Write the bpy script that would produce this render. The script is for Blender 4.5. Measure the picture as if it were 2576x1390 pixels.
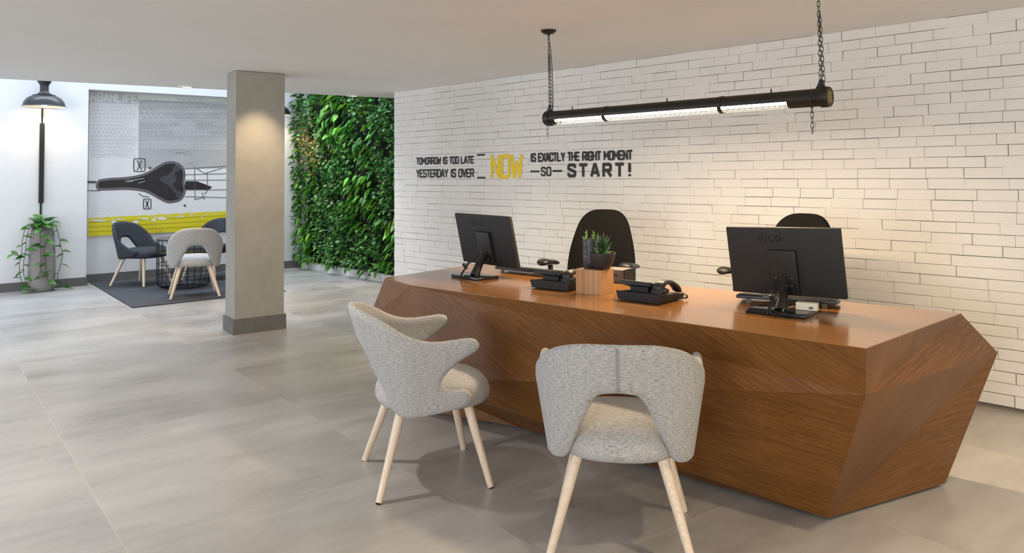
import bpy, bmesh, math, random
from mathutils import Vector, Matrix
from mathutils.geometry import delaunay_2d_cdt
random.seed(7)
R = math.radians
scn = bpy.context.scene
for o in list(bpy.data.objects): bpy.data.objects.remove(o)
COL = scn.collection

# ------------------------------------------------------------------ camera
F_PX, CX, CY = 1923.64, 1302.99, 363.88
PITCH, ROLL, EYE = R(-2.20305), R(-.42608), 1.35
c, s = math.cos(PITCH), math.sin(PITCH)
mp = Matrix(((1, 0, 0), (0, c, -s), (0, s, c)))
c, s = math.cos(ROLL), math.sin(ROLL)
mr = Matrix(((c, -s, 0), (s, c, 0), (0, 0, 1)))
LV = mr @ mp                                    # level frame (right, down, forward) -> lens frame
def lw(v): return Vector((v[0], v[2], -v[1]))   # level frame -> world
cam_d = bpy.data.cameras.new('camera'); cam = bpy.data.objects.new('camera', cam_d); COL.objects.link(cam)
right, up, back = lw(LV[0]), -lw(LV[1]), -lw(LV[2])
m = Matrix.Identity(4)
for i in range(3):
    m[i][0], m[i][1], m[i][2] = right[i], up[i], back[i]
m[2][3] = EYE
cam.matrix_world = m
cam_d.sensor_fit = 'HORIZONTAL'; cam_d.sensor_width = 36
cam_d.lens = F_PX / 2576 * 36
cam_d.shift_x = (1288 - CX) / 2576; cam_d.shift_y = (CY - 695) / 2576
cam_d.clip_start = .05
scn.camera = cam

def ray(px, py):
    d = LV.transposed() @ Vector(((px - CX) / F_PX, (py - CY) / F_PX, 1)); return lw(d)
def at(px, py, z=0):
    d = ray(px, py); t = (z - EYE) / d.z; return Vector((d.x * t, d.y * t, z))
def onwall(px, py, pt, yaw):                    # point of a vertical plane through pt running along yaw
    a = R(yaw); n = Vector((math.cos(a), -math.sin(a), 0)); d = ray(px, py)
    t = (n.x * pt[0] + n.y * pt[1]) / n.dot(d); return Vector((d.x * t, d.y * t, EYE + d.z * t))

# ------------------------------------------------------------------ world, exposure, large lights
scn.view_settings.view_transform = 'Standard'; scn.view_settings.look = 'None'
scn.view_settings.gamma = 1; scn.view_settings.use_curve_mapping = False
scn.view_settings.exposure = 0.75
w = bpy.data.worlds.new('world'); scn.world = w; w.use_nodes = True
bg = w.node_tree.nodes['Background']; bg.inputs[0].default_value = (.72, .84, 1, 1); bg.inputs[1].default_value = 1.0

def area(name, loc, target, sx, sy, power, color, spread=180):
    l = bpy.data.lights.new(name, 'AREA'); l.shape = 'RECTANGLE'; l.size = sx; l.size_y = sy
    l.energy = power; l.color = color; l.spread = R(spread)
    o = bpy.data.objects.new(name, l); COL.objects.link(o); o.location = loc
    o.rotation_euler = (Vector(target) - Vector(loc)).to_track_quat('-Z', 'Y').to_euler(); return o
def spot(name, loc, target, power, color, ang=70, blend=.8, rad=.04, parent=None):
    l = bpy.data.lights.new(name, 'SPOT'); l.energy = power; l.color = color; l.spot_size = R(ang); l.spot_blend = blend
    l.shadow_soft_size = rad
    o = bpy.data.objects.new(name, l); COL.objects.link(o); o.location = loc
    o.rotation_euler = (Vector(target) - Vector(loc)).to_track_quat('-Z', 'Y').to_euler()
    if parent: o.parent = parent
    return o
DAY = (.76, .86, 1.0); WARM = (1, .74, .47); NEUT = (1, .87, .69)
area('skylight_daylight', (-5.2, 10.0, 4.9), (-4.9, 9.6, 0), 5.5, 2.2, 275, DAY)
area('side_fill', (-9.2, 3.6, 1.35), (-1.0, 7.5, 1.2), 3.4, 1.9, 72, (.82, .90, 1))  # unseen fill added to lift the left end of the bricks
area('rear_fill', (-4.2, -3.6, 1.5), (-2.0, 4, 1.0), 4.0, 1.8, 150, (.88, .93, 1))  # added cool fill from behind the camera, no window modelled
area('rear_fill_right', (3.2, -3.6, 1.5), (1.2, 4, 1.0), 4.0, 1.8, 70, (1, .90, .76))  # added warm fill, right half of the space behind the camera

# ------------------------------------------------------------------ helpers
def tag(o, label=None, cat=None, group=None, kind=None):
    if label: o['label'] = label
    if cat: o['category'] = cat
    if group: o['group'] = group
    if kind: o['kind'] = kind
    return o
def thing(name, label, cat, loc=(0, 0, 0), rot=0, group=None):
    o = bpy.data.objects.new(name, None); COL.objects.link(o); o.empty_display_size = .1
    o.location = loc; o.rotation_euler = (0, 0, rot); return tag(o, label, cat, group)
def copy_tree(o, parent=None):
    c2 = o.copy(); COL.objects.link(c2); c2.parent = parent
    for ch in [k for k in bpy.data.objects if k.parent == o]: copy_tree(ch, c2)
    return c2

class MB:
    def __init__(s): s.v = []; s.f = []; s.uv = []; s.mi = []; s.col = []
    def add(s, vs, fs, mi=0, uvs=None):
        b = len(s.v); s.v += [tuple(v) for v in vs]
        for k, f in enumerate(fs):
            s.f.append(tuple(b + i for i in f)); s.mi.append(mi); s.uv.append(uvs[k] if uvs else None)
        return s
    def box(s, c, d, M=None, bev=0, mi=0):
        x, y, z = d[0] / 2, d[1] / 2, d[2] / 2
        if bev:
            bm = bmesh.new(); bmesh.ops.create_cube(bm, size=1)
            for v in bm.verts: v.co = Vector((v.co.x * d[0], v.co.y * d[1], v.co.z * d[2]))
            bmesh.ops.bevel(bm, geom=bm.edges[:], offset=bev, segments=3, affect='EDGES', profile=.6)
            bm.verts.index_update()
            vs = [v.co.copy() for v in bm.verts]; fs = [[v.index for v in f.verts] for f in bm.faces]; bm.free()
        else:
            vs = [Vector((i * x, j * y, k * z)) for i in (-1, 1) for j in (-1, 1) for k in (-1, 1)]
            fs = [(0, 1, 3, 2), (4, 6, 7, 5), (0, 4, 5, 1), (2, 3, 7, 6), (0, 2, 6, 4), (1, 5, 7, 3)]
        if M: vs = [M @ v for v in vs]
        return s.add([v + Vector(c) for v in vs], fs, mi)
    def cyl(s, p0, p1, r0, r1=None, n=20, cap=True, mi=0):
        r1 = r0 if r1 is None else r1; p0, p1 = Vector(p0), Vector(p1); d = (p1 - p0).normalized()
        a = d.orthogonal().normalized(); b = d.cross(a)
        vs = [p + (a * math.cos(2 * math.pi * i / n) + b * math.sin(2 * math.pi * i / n)) * r for p, r in ((p0, r0), (p1, r1)) for i in range(n)]
        fs = [(i, (i + 1) % n, n + (i + 1) % n, n + i) for i in range(n)]
        if cap: fs += [tuple(range(n - 1, -1, -1)), tuple(range(n, 2 * n))]
        return s.add(vs, fs, mi)
    def tube(s, pts, r, n=8, closed=False, cap=True, mi=0):
        pts = [Vector(p) for p in pts]; N = len(pts); vs = []; prev = None
        for i, p in enumerate(pts):
            if closed: d = pts[(i + 1) % N] - pts[i - 1]
            else: d = pts[min(i + 1, N - 1)] - pts[max(i - 1, 0)]
            d.normalize()
            a = d.orthogonal() if prev is None else prev - d * prev.dot(d)
            if a.length < 1e-6: a = d.orthogonal()
            a.normalize(); prev = a; b = d.cross(a)
            rr = r[i] if isinstance(r, (list, tuple)) else r
            vs += [p + (a * math.cos(2 * math.pi * k / n) + b * math.sin(2 * math.pi * k / n)) * rr for k in range(n)]
        fs = []
        for i in range(N if closed else N - 1):
            j = (i + 1) % N
            fs += [(i * n + k, i * n + (k + 1) % n, j * n + (k + 1) % n, j * n + k) for k in range(n)]
        if cap and not closed: fs += [tuple(range(n - 1, -1, -1)), tuple((N - 1) * n + k for k in range(n))]
        return s.add(vs, fs, mi)
    def lathe(s, prof, n=32, c=(0, 0, 0), M=None, mi=0):
        vs = []; fs = []; c = Vector(c)
        for r, z in prof:
            for i in range(n):
                v = Vector((r * math.cos(2 * math.pi * i / n), r * math.sin(2 * math.pi * i / n), z))
                vs.append((M @ v if M else v) + c)
        for j in range(len(prof) - 1):
            for i in range(n):
                k = (i + 1) % n; fs.append((j * n + i, j * n + k, (j + 1) * n + k, (j + 1) * n + i))
        return s.add(vs, fs, mi)
    def prism(s, poly, z0, z1, M=None, mi=0):     # outline in local x,y extruded along z
        n = len(poly); vs = [Vector((p[0], p[1], z)) for z in (z0, z1) for p in poly]
        if M: vs = [M @ v for v in vs]
        ar = sum(poly[i][0] * poly[(i + 1) % n][1] - poly[(i + 1) % n][0] * poly[i][1] for i in range(n))
        if ar < 0: vs = vs[:n][::-1] + vs[n:][::-1]
        fs = [tuple(range(n - 1, -1, -1)), tuple(range(n, 2 * n))] + [(i, (i + 1) % n, n + (i + 1) % n, n + i) for i in range(n)]
        return s.add(vs, fs, mi)
    def build(s, name, mat, parent=None, smooth=False, auto=None, fixn=False):
        me = bpy.data.meshes.new(name); me.from_pydata(s.v, [], s.f)
        for mm in (mat if isinstance(mat, (list, tuple)) else [mat]): me.materials.append(mm)
        me.polygons.foreach_set('material_index', s.mi)
        if any(u is not None for u in s.uv):
            ul = me.uv_layers.new(name='UVMap')
            for p, u in zip(me.polygons, s.uv):
                if u:
                    for li, q in zip(p.loop_indices, u): ul.data[li].uv = q
        if fixn:
            bm = bmesh.new(); bm.from_mesh(me); bmesh.ops.recalc_face_normals(bm, faces=bm.faces); bm.to_mesh(me); bm.free()
        if smooth or auto:
            me.shade_smooth() if hasattr(me, 'shade_smooth') else None
            if auto: me.set_sharp_from_angle(angle=R(auto))
        o = bpy.data.objects.new(name, me); COL.objects.link(o); o.parent = parent
        return o

# ------------------------------------------------------------------ materials
def mat(name, col=(.5, .5, .5), rough=.5, metal=0, spec=.5, coat=0, coat_rough=.1, emit=None, estr=0):
    mt = bpy.data.materials.new(name); mt.use_nodes = True; p = mt.node_tree.nodes['Principled BSDF']
    p.inputs['Base Color'].default_value = (*col, 1); p.inputs['Roughness'].default_value = rough
    p.inputs['Metallic'].default_value = metal; p.inputs['Specular IOR Level'].default_value = spec
    p.inputs['Coat Weight'].default_value = coat; p.inputs['Coat Roughness'].default_value = coat_rough
    if emit: p.inputs['Emission Color'].default_value = (*emit, 1); p.inputs['Emission Strength'].default_value = estr
    return mt
class NT:
    def __init__(s, mt): s.t = mt.node_tree; s.p = s.t.nodes['Principled BSDF']
    def n(s, typ, **kw):
        nd = s.t.nodes.new(typ)
        for k, v in kw.items():
            if k.startswith('i_'): nd.inputs[k[2:].replace('_', ' ')].default_value = v
            else: setattr(nd, k, v)
        return nd
    def l(s, a, b): s.t.links.new(a, b)
    def coord(s, kind='Object', scale=(1, 1, 1), rot=(0, 0, 0)):
        tc = s.n('ShaderNodeTexCoord'); mp_ = s.n('ShaderNodeMapping'); s.l(tc.outputs[kind], mp_.inputs[0])
        mp_.inputs['Scale'].default_value = scale; mp_.inputs['Rotation'].default_value = rot; return mp_.outputs[0]
    def noise(s, vec, scale=5, detail=4, rough=.55, dist=0):
        nd = s.n('ShaderNodeTexNoise'); nd.inputs['Scale'].default_value = scale; nd.inputs['Detail'].default_value = detail
        nd.inputs['Roughness'].default_value = rough; nd.inputs['Distortion'].default_value = dist; s.l(vec, nd.inputs['Vector']); return nd.outputs['Fac']
    def ramp(s, fac, stops):
        r = s.n('ShaderNodeValToRGB'); e = r.color_ramp.elements
        e[0].position, e[0].color = stops[0][0], (*stops[0][1], 1); e[1].position, e[1].color = stops[-1][0], (*stops[-1][1], 1)
        for ps, cl in stops[1:-1]: k = e.new(ps); k.color = (*cl, 1)
        s.l(fac, r.inputs[0]); return r.outputs[0]
    def mix(s, f, a, b, typ='MIX'):
        nd = s.n('ShaderNodeMix', data_type='RGBA', blend_type=typ)
        for idx, v in ((0, f), (6, a), (7, b)):
            if hasattr(v, 'links'): s.l(v, nd.inputs[idx])
            else: nd.inputs[idx].default_value = v if idx == 0 else (*v, 1)
        return nd.outputs[2]
    def bump(s, h, strength=.3, dist=.01):
        b = s.n('ShaderNodeBump'); b.inputs['Strength'].default_value = strength; b.inputs['Distance'].default_value = dist
        s.l(h, b.inputs['Height']); s.l(b.outputs[0], s.p.inputs['Normal'])
    def math(s, op, a, b=None):
        nd = s.n('ShaderNodeMath', operation=op)
        for i, v in enumerate((a, b)):
            if v is None: continue
            if hasattr(v, 'links'): s.l(v, nd.inputs[i])
            else: nd.inputs[i].default_value = v
        return nd.outputs[0]
    def base(s, o): s.l(o, s.p.inputs['Base Color'])
    def rough(s, o): s.l(o, s.p.inputs['Roughness'])

def m_plaster(name, col, var=.03, sc=3, rough=.85, bump=.05):
    mt = mat(name, col, rough); t = NT(mt); v = t.coord(); n = t.noise(v, sc, 6)
    t.base(t.ramp(n, [(.3, tuple(max(0, q - var) for q in col)), (.7, tuple(q + var for q in col))]))
    t.bump(t.noise(v, 90, 3), bump, .003); return mt
M_WALL = m_plaster('white_paint', (.76, .76, .77), .01)
M_CEIL = m_plaster('ceiling_paint', (.80, .80, .79), .008, 1.5, .9)
M_DARK = mat('mortar', (.20, .18, .155), .95)
M_PLAST = mat('black_plastic', (.014, .0135, .013), .42)
M_PLASTM = mat('matte_black_plastic', (.014, .0135, .013), .6)
M_GLOSSB = mat('gloss_black_plastic', (.012, .012, .012), .12)
M_BMETAL = mat('black_metal', (.02, .02, .021), .42, .3)
M_WIRE = mat('black_wire', (.012, .012, .013), .45, .4)
M_STEEL = mat('steel', (.6, .58, .55), .3, 1)
M_RUBBER = mat('rubber', (.02, .02, .02), .8)
M_GREYP = mat('grey_plastic', (.15, .135, .12), .6)
M_BEIGE = mat('beige_plastic', (.72, .66, .52), .5)
M_WHITEM = mat('white_metal', (.8, .8, .79), .4)

def m_floor():
    mt = mat('porcelain_tile', (.3, .28, .26), .35); t = NT(mt); v = t.coord()
    mp_ = t.n('ShaderNodeMapping'); t.l(v, mp_.inputs[0]); mp_.inputs['Location'].default_value = (-.632 + 1.157 * 40, -.79 + 1.178 * 40, 0)
    br = t.n('ShaderNodeTexBrick', offset=0.0, squash=1.0); t.l(mp_.outputs[0], br.inputs['Vector'])
    for k, x in (('Color1', (0, 0, 0, 1)), ('Color2', (1, 1, 1, 1)), ('Mortar', (.5, .5, .5, 1)), ('Scale', 1), ('Mortar Size', .0017), ('Mortar Smooth', .1), ('Bias', 0), ('Brick Width', 1.157), ('Row Height', 1.178)):
        br.inputs[k].default_value = x
    off = t.n('ShaderNodeVectorMath', operation='MULTIPLY_ADD'); t.l(br.outputs['Color'], off.inputs[0]); off.inputs[1].default_value = (3, 5, 0); t.l(v, off.inputs[2])
    def stretched(sx, sy, sc, det, ro, zz):
        q = t.n('ShaderNodeMapping'); t.l(off.outputs[0], q.inputs[0]); q.inputs['Scale'].default_value = (sx, sy, 1); q.inputs['Location'].default_value = (3.3, 7.7, zz); return t.noise(q.outputs[0], sc, det, ro, 0)
    n1 = stretched(.8, 1.8, 1.3, 3, .5, 1.37); n2 = stretched(1.5, 9, 1.6, 3, .5, 4.21); n3 = stretched(1, 1.6, 7, 3, .5, 2.63)
    mixf = t.math('ADD', t.math('MULTIPLY', n1, .6), t.math('ADD', t.math('MULTIPLY', n2, .25), t.math('MULTIPLY', n3, .15)))
    cl = t.ramp(mixf, [(.28, (.275, .255, .235)), (.50, (.40, .38, .358)), (.72, (.52, .50, .475))])
    cl = t.mix(br.outputs['Fac'], cl, (.58, .47, .35)); t.base(cl)
    t.rough(t.ramp(n1, [(.3, (.25,) * 3), (.7, (.36,) * 3)]))
    t.bump(t.math('SUBTRACT', 1.0, br.outputs['Fac']), .1, .0015)
    return mt
M_FLOOR = m_floor()

def m_brick():
    mt = mat('painted_brick', (.78, .77, .75), .7); t = NT(mt); v = t.coord()
    n = t.noise(v, 2.2, 5); t.base(t.ramp(n, [(.3, (.72, .70, .665)), (.7, (.77, .75, .715))]))
    h = t.math('ADD', t.noise(v, 38, 8, .65, 1.2), t.math('MULTIPLY', t.noise(t.coord(scale=(1, 1, 3)), 14, 4, .5, 1.5), 1.2))
    t.bump(h, .4, .004); return mt
M_BRICK = m_brick()

def m_wood(name, c0, c1, c2, rough=.33, coat=.0, rays=.5, ax=(1, 1, 1), kind='UV'):
    mt = mat(name, c1, rough, coat=coat, coat_rough=.12); t = NT(mt)
    v = t.coord(kind, (1.2 * ax[0], 34 * ax[1], 1 * ax[2])); g = t.noise(v, 4, 6, .6, .7)
    v2 = t.coord(kind, (.6 * ax[0], 3.0 * ax[1], ax[2])); b = t.noise(v2, 1.6, 3, .5, .4)
    v3 = t.coord(kind, (6 * ax[0], 150 * ax[1], ax[2])); pr = t.noise(v3, 3, 3, .6)
    f = t.math('ADD', t.math('MULTIPLY', g, .55), t.math('ADD', t.math('MULTIPLY', b, .2), t.math('MULTIPLY', pr, .25)))
    cl = t.ramp(f, [(.36, c0), (.5, c1), (.62, c2)])
    if rays:
        v4 = t.coord(kind, (22 * ax[0], 60 * ax[1], ax[2])); k = t.noise(v4, 1.4, 4, .55, 2.5)
        msk = t.math('MULTIPLY', t.ramp(k, [(.57, (0, 0, 0)), (.61, (1, 1, 1))]), t.ramp(t.noise(v2, 1.1, 2), [(.42, (0, 0, 0)), (.6, (1, 1, 1))]))
        cl = t.mix(t.math('MULTIPLY', msk, rays), cl, tuple(min(1, q * 1.7) for q in c2))
    t.base(cl); t.bump(f, .12, .002); return mt
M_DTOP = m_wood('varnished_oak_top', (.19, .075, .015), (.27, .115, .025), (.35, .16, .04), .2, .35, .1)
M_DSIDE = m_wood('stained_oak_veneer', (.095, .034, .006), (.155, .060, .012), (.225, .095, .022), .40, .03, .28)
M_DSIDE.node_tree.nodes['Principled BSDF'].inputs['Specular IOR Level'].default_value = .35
M_LEG = m_wood('pale_ash', (.62, .48, .35), (.74, .60, .46), (.82, .69, .55), .45, 0, 0, (2, 2, .3), 'Object')
M_OAK = m_wood('light_oak', (.30, .145, .055), (.44, .235, .10), (.54, .32, .15), .45, 0, 0, (8, 8, .12), 'Object')

def m_heather(name, lo, mid, hi, su=60, sv=700, kind='UV'):
    mt = mat(name, mid, .95, spec=.15); t = NT(mt)
    n = t.noise(t.coord(kind, (su, sv, sv)), 1, 4, .7, .3); n2 = t.noise(t.coord(kind, (su * 2.5, sv * 1.6, sv * 1.6)), 1, 2)
    f = t.math('ADD', t.math('MULTIPLY', n, .65), t.math('MULTIPLY', n2, .35))
    t.base(t.ramp(f, [(.38, lo), (.5, mid), (.6, hi)])); t.bump(f, .25, .002)
    t.p.inputs['Sheen Weight'].default_value = .15; return mt
M_GREYF = m_heather('heather_grey_wool', (.16, .158, .156), (.40, .395, .385), (.56, .55, .535), 55, 520)
M_GREYS = m_heather('heather_grey_seat_wool', (.17, .165, .16), (.42, .41, .395), (.60, .585, .565), 55, 520, 'Object')
def m_dots(name):
    mt = mat(name, (.03, .032, .04), .9, spec=.2); t = NT(mt)
    for kind in ('UV',):
        vo = t.n('ShaderNodeTexVoronoi', feature='F1'); t.l(t.coord(kind, (100, 100, 100), (0, 0, R(45))), vo.inputs['Vector']); vo.inputs['Randomness'].default_value = 0; vo.inputs['Scale'].default_value = 1
    t.base(t.ramp(vo.outputs['Distance'], [(.25, (.09, .095, .115)), (.45, (.018, .019, .025))])); return mt
M_DARKF = m_dots('charcoal_dotted_fabric')
M_OFFICE = mat('black_office_fabric', (.010, .0095, .009), .95, spec=.1)

def m_rug():
    mt = mat('rug', (.08, .08, .085), 1, spec=.05); t = NT(mt); n = t.noise(t.coord(), 130, 3, .7); t.base(t.ramp(n, [(.35, (.028, .03, .035)), (.65, (.15, .155, .165))]))
    t.bump(n, .8, .006); return mt
M_RUG = m_rug()
def m_concrete(name, c, var):
    mt = mat(name, c, .75); t = NT(mt); n = t.noise(t.coord(), 1.7, 7, .6, .8); n2 = t.noise(t.coord(), 14, 5)
    f = t.math('ADD', t.math('MULTIPLY', n, .7), t.math('MULTIPLY', n2, .3))
    t.base(t.ramp(f, [(.35, tuple(q - var for q in c)), (.65, tuple(q + var for q in c))])); t.bump(n2, .15, .004); return mt
M_COL = m_concrete('trowelled_cement', (.33, .315, .275), .035)
M_SKIRT = m_concrete('grey_skirting_tile', (.135, .13, .122), .02)

def m_leaf(name):
    mt = mat(name, (.05, .2, .02), .38, spec=.45); t = NT(mt)
    a = t.n('ShaderNodeAttribute', attribute_name='tint'); t.base(a.outputs['Color'])
    p = t.p; tr = t.n('ShaderNodeBsdfTranslucent'); t.l(a.outputs['Color'], tr.inputs[0]); mx = t.n('ShaderNodeMixShader'); mx.inputs[0].default_value = .22
    out = t.t.nodes['Material Output']; t.l(p.outputs[0], mx.inputs[1]); t.l(tr.outputs[0], mx.inputs[2]); t.l(mx.outputs[0], out.inputs[0]); return mt
M_LEAF = m_leaf('leaf')

def struct(mb, name, mt, **k): o = mb.build(name, mt, **k); o['kind'] = 'structure'; return o
def wallseg(name, a, b, z0, z1, th, mt, side=1):   # wall whose room face runs a->b, thickness on its left (side=1)
    a, b = Vector((*a[:2], 0)), Vector((*b[:2], 0)); d = (b - a).normalized(); n = Vector((-d.y, d.x, 0)) * side * th
    poly = [a, b, b + n, a + n]; mb = MB().prism([(p.x, p.y) for p in poly], z0, z1); return struct(mb, name, mt, fixn=True)

# ------------------------------------------------------------------ room shell
H = 2.265
YW = -45.1; WO = Vector((-1.354, 8.45, 0)); wd = Vector((-math.sin(R(YW)), -math.cos(R(YW)), 0)); wn = Vector((-wd.y, wd.x, 0))   # brick wall start, direction, outward
WROT = math.atan2(wd.y, wd.x)
fl = MB().box((0, 0, -.05), (26, 26, .1)); o = struct(fl, 'floor', M_FLOOR); o.rotation_euler = (0, 0, R(38.4))
SA, SB = at(0, 197.8, H), at(993, 247, H); sd = (SB - SA).normalized()
S0 = SA - sd * 5.5; S1 = SB + sd * .9
ce = MB().prism([(S0.x, S0.y), (S1.x, S1.y), (8.5, 0), (8.5, -4.2), (-9.8, -4.2)], H, H + .35); struct(ce, 'ceiling', M_CEIL, fixn=True)
# brick wall core + separate rough bricks laid in courses
bw = MB().box((4.4, .325 - .004, H / 2), (8.8, .642, H)); core = struct(bw, 'wall_right', M_DARK); core.location = WO; core.rotation_euler = (0, 0, WROT)
bk = MB(); rnd = random.Random(3); rh = .064; rows = 36
for r_ in range(rows):
    z0 = H - (r_ + 1) * rh; z1 = z0 + rh
    if z0 < .012: z0 = .012
    if z1 - z0 < .02: break
    low = z1 < .80
    x = -.0 + rnd.uniform(-.15, 0)
    while x < 8.8:
        L = rnd.uniform(.195, .225) if not low else rnd.choice((.2, .27, .34)) * rnd.uniform(.92, 1.08)
        xa, xb = max(x, -.008), min(x + L, 8.8); x += L
        if xb - xa < .03: continue
        g = [rnd.choice((.0001, .0006, .0013, .0019)) for _ in range(4)]; y = -.0125 - rnd.uniform(0, .0015 if not low else .004)
        a0, a1, b0, b1 = xa + g[0], xb - g[1], z0 + g[2], z1 - g[3] + rnd.uniform(-.0006, .0006); e = .0012 if not low else .0024
        P = [(a0, 0, b0), (a1, 0, b0), (a1, 0, b1), (a0, 0, b1)]
        P += [(a0 + (i in (0, 3)) * 0, -.0075, q) for i, q in ()]
        ym = y + e
        mid = [(a0, ym, b0), (a1, ym, b0), (a1, ym, b1), (a0, ym, b1)]
        tl = [rnd.uniform(-.0006, .0006) * (2 if low else 1) for _ in range(4)]
        fr = [(a0 + e, y + tl[0], b0 + e), (a1 - e, y + tl[1], b0 + e), (a1 - e, y + tl[2], b1 - e), (a0 + e, y + tl[3], b1 - e)]
        bk.add(P + mid + fr, [(0, 1, 5, 4), (1, 2, 6, 5), (2, 3, 7, 6), (3, 0, 4, 7), (4, 5, 9, 8), (5, 6, 10, 9), (6, 7, 11, 10), (7, 4, 8, 11), (8, 9, 10, 11)])
bo = bk.build('wall_right_bricks', M_BRICK); bo['kind'] = 'structure'; bo.parent = core
# left (far) wall with the mural niche
LY = 51.; ld = Vector((math.sin(R(LY)), math.cos(R(LY)), 0)); ln = Vector((-ld.y, ld.x, 0))
LP = at(216, 717.5, 0); LROT = math.atan2(ld.y, ld.x)
NB_ = at(218, 711, 0); nd = (NB_ - LP).dot(ln)          # niche depth
CORN = LP + ld * 2.86
NW = 2.30; NTOP = onwall(215.4, 224, LP, LY).z
def lwall(name, x0, x1, z0, z1, y0=0, y1=.3, m_=M_WALL):
    mb = MB().box(((x0 + x1) / 2, (y0 + y1) / 2, (z0 + z1) / 2), (x1 - x0, y1 - y0, z1 - z0)); o = struct(mb, name, m_)
    o.location = LP; o.rotation_euler = (0, 0, LROT); return o
TOPZ = 4.6
far = MB()
for x0, x1, z0, z1, y0, y1 in ((-6.5, 0, 0, TOPZ, 0, .45), (NW, 3.6, 0, TOPZ, 0, .45), (0, NW, NTOP, TOPZ, 0, .45), (0, NW, 0, NTOP, nd, .45)):
    far.box(((x0 + x1) / 2, (y0 + y1) / 2, (z0 + z1) / 2), (x1 - x0, y1 - y0, z1 - z0))
o = struct(far, 'wall_back', M_WALL); o.location = LP; o.rotation_euler = (0, 0, LROT)
bs = .105
lwall('baseboard_left', -6.5, .012, 0, bs, -.012, -.0005, M_SKIRT)
lwall('baseboard_back', 0.012, NW, 0, bs, nd - .013, nd - .0005, M_SKIRT)
lwall('baseboard_right', NW - .01, 2.84, 0, bs, -.012, -.0005, M_SKIRT)
# living wall plane
GA, GB = at(759.8, 673.7), at(960, 708.3); gd = (GB - GA).normalized(); gn = Vector((-gd.y, gd.x, 0)); GROT = math.atan2(gd.y, gd.x)
g2 = GA + gd * 3.4
wallseg('wall_green', GA - gd * .4 + gn * .16, g2 + gn * .16, 0, TOPZ, .2, M_WALL)
# unseen rest of the room
E0 = LP - ld * 6.5
wallseg('wall_side', (-9.8, -4.2), (E0.x, E0.y), 0, TOPZ, .2, M_WALL)
wallseg('wall_rear', (8.5, -4.2), (-9.8, -4.2), 0, H, .2, M_WALL)
we = WO + wd * 8.8
wallseg('wall_entry', we, (8.5, -4.2), 0, H, .2, M_WALL, 1)
# slab face above the ceiling edge, seen from the atrium
MBs = MB().prism([(S0.x, S0.y), (S1.x, S1.y), (S1.x - sd.y * -.12, S1.y - sd.x * .12), (S0.x - sd.y * -.12, S0.y - sd.x * .12)], H + .35, TOPZ); struct(MBs, 'wall_atrium', M_WALL, fixn=True)

# ------------------------------------------------------------------ pillar
pc, pl_, pr_ = at(586, 843), at(551.6, 829.6), at(720, 826)
pv = (pr_ - pc).normalized(); pu = Vector((-pv.y, pv.x, 0)); wid, dep = (pr_ - pc).length, (pl_ - pc).length
pil = thing('cement_pillar', 'square cement plastered pillar with a tiled grey plinth in mid-room', 'pillar', (*pc.xy, 0), math.atan2(pv.y, pv.x))
e = .016
MB().box((wid / 2, dep / 2, bs / 2 + .012), (wid, dep, bs + .024)).build('plinth', M_SKIRT, pil)
MB().box((wid / 2, dep / 2, (H + bs + .02) / 2), (wid - 2 * e, dep - 2 * e, H - bs - .028)).build('shaft', M_COL, pil)

# ------------------------------------------------------------------ stroke lettering
GL = {'T': [[(0, 1), (1, 1)], [(.5, 1), (.5, 0)]], 'O': [[(.15, 0), (0, .12), (0, .88), (.15, 1), (.85, 1), (1, .88), (1, .12), (.85, 0), (.15, 0)]],
 'M': [[(0, 0), (0, 1), (.5, .35), (1, 1), (1, 0)]], 'R': [[(0, 0), (0, 1), (.85, 1), (1, .88), (1, .6), (.85, .48), (0, .48)], [(.5, .48), (1, 0)]],
 'W': [[(0, 1), (.2, 0), (.5, .7), (.8, 0), (1, 1)]], 'I': [[(.5, 0), (.5, 1)]],
 'S': [[(1, .8), (1, .9), (.85, 1), (.15, 1), (0, .88), (0, .66), (1, .36), (1, .12), (.85, 0), (.15, 0), (0, .12), (0, .22)]],
 'L': [[(0, 1), (0, 0), (.95, 0)]], 'A': [[(0, 0), (.42, 1), (.58, 1), (1, 0)], [(.17, .3), (.83, .3)]], 'E': [[(1, 1), (0, 1), (0, 0), (1, 0)], [(0, .5), (.8, .5)]],
 'Y': [[(0, 1), (.5, .45), (1, 1)], [(.5, .45), (.5, 0)]], 'D': [[(0, 0), (0, 1), (.8, 1), (1, .86), (1, .14), (.8, 0), (0, 0)]], 'V': [[(0, 1), (.5, 0), (1, 1)]],
 'N': [[(0, 0), (0, 1), (1, 0), (1, 1)]], 'X': [[(0, 0), (1, 1)], [(0, 1), (1, 0)]], 'C': [[(1, .75), (1, .88), (.85, 1), (.15, 1), (0, .88), (0, .12), (.15, 0), (.85, 0), (1, .12), (1, .25)]],
 'H': [[(0, 0), (0, 1)], [(1, 0), (1, 1)], [(0, .5), (1, .5)]], 'G': [[(1, .75), (1, .88), (.85, 1), (.15, 1), (0, .88), (0, .12), (.15, 0), (.85, 0), (1, .12), (1, .45), (.55, .45)]],
 'B': [[(0, 0), (0, 1), (.8, 1), (.95, .9), (.95, .6), (.8, .5), (0, .5)], [(.8, .5), (1, .4), (1, .1), (.85, 0), (0, 0)]], 'U': [[(0, 1), (0, .12), (.15, 0), (.85, 0), (1, .12), (1, 1)]],
 'F': [[(0, 0), (0, 1), (1, 1)], [(0, .5), (.8, .5)]], '!': [[(.5, 1), (.5, .36)], [(.5, .05), (.5, .03)]]}
STK = [0]
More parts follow.
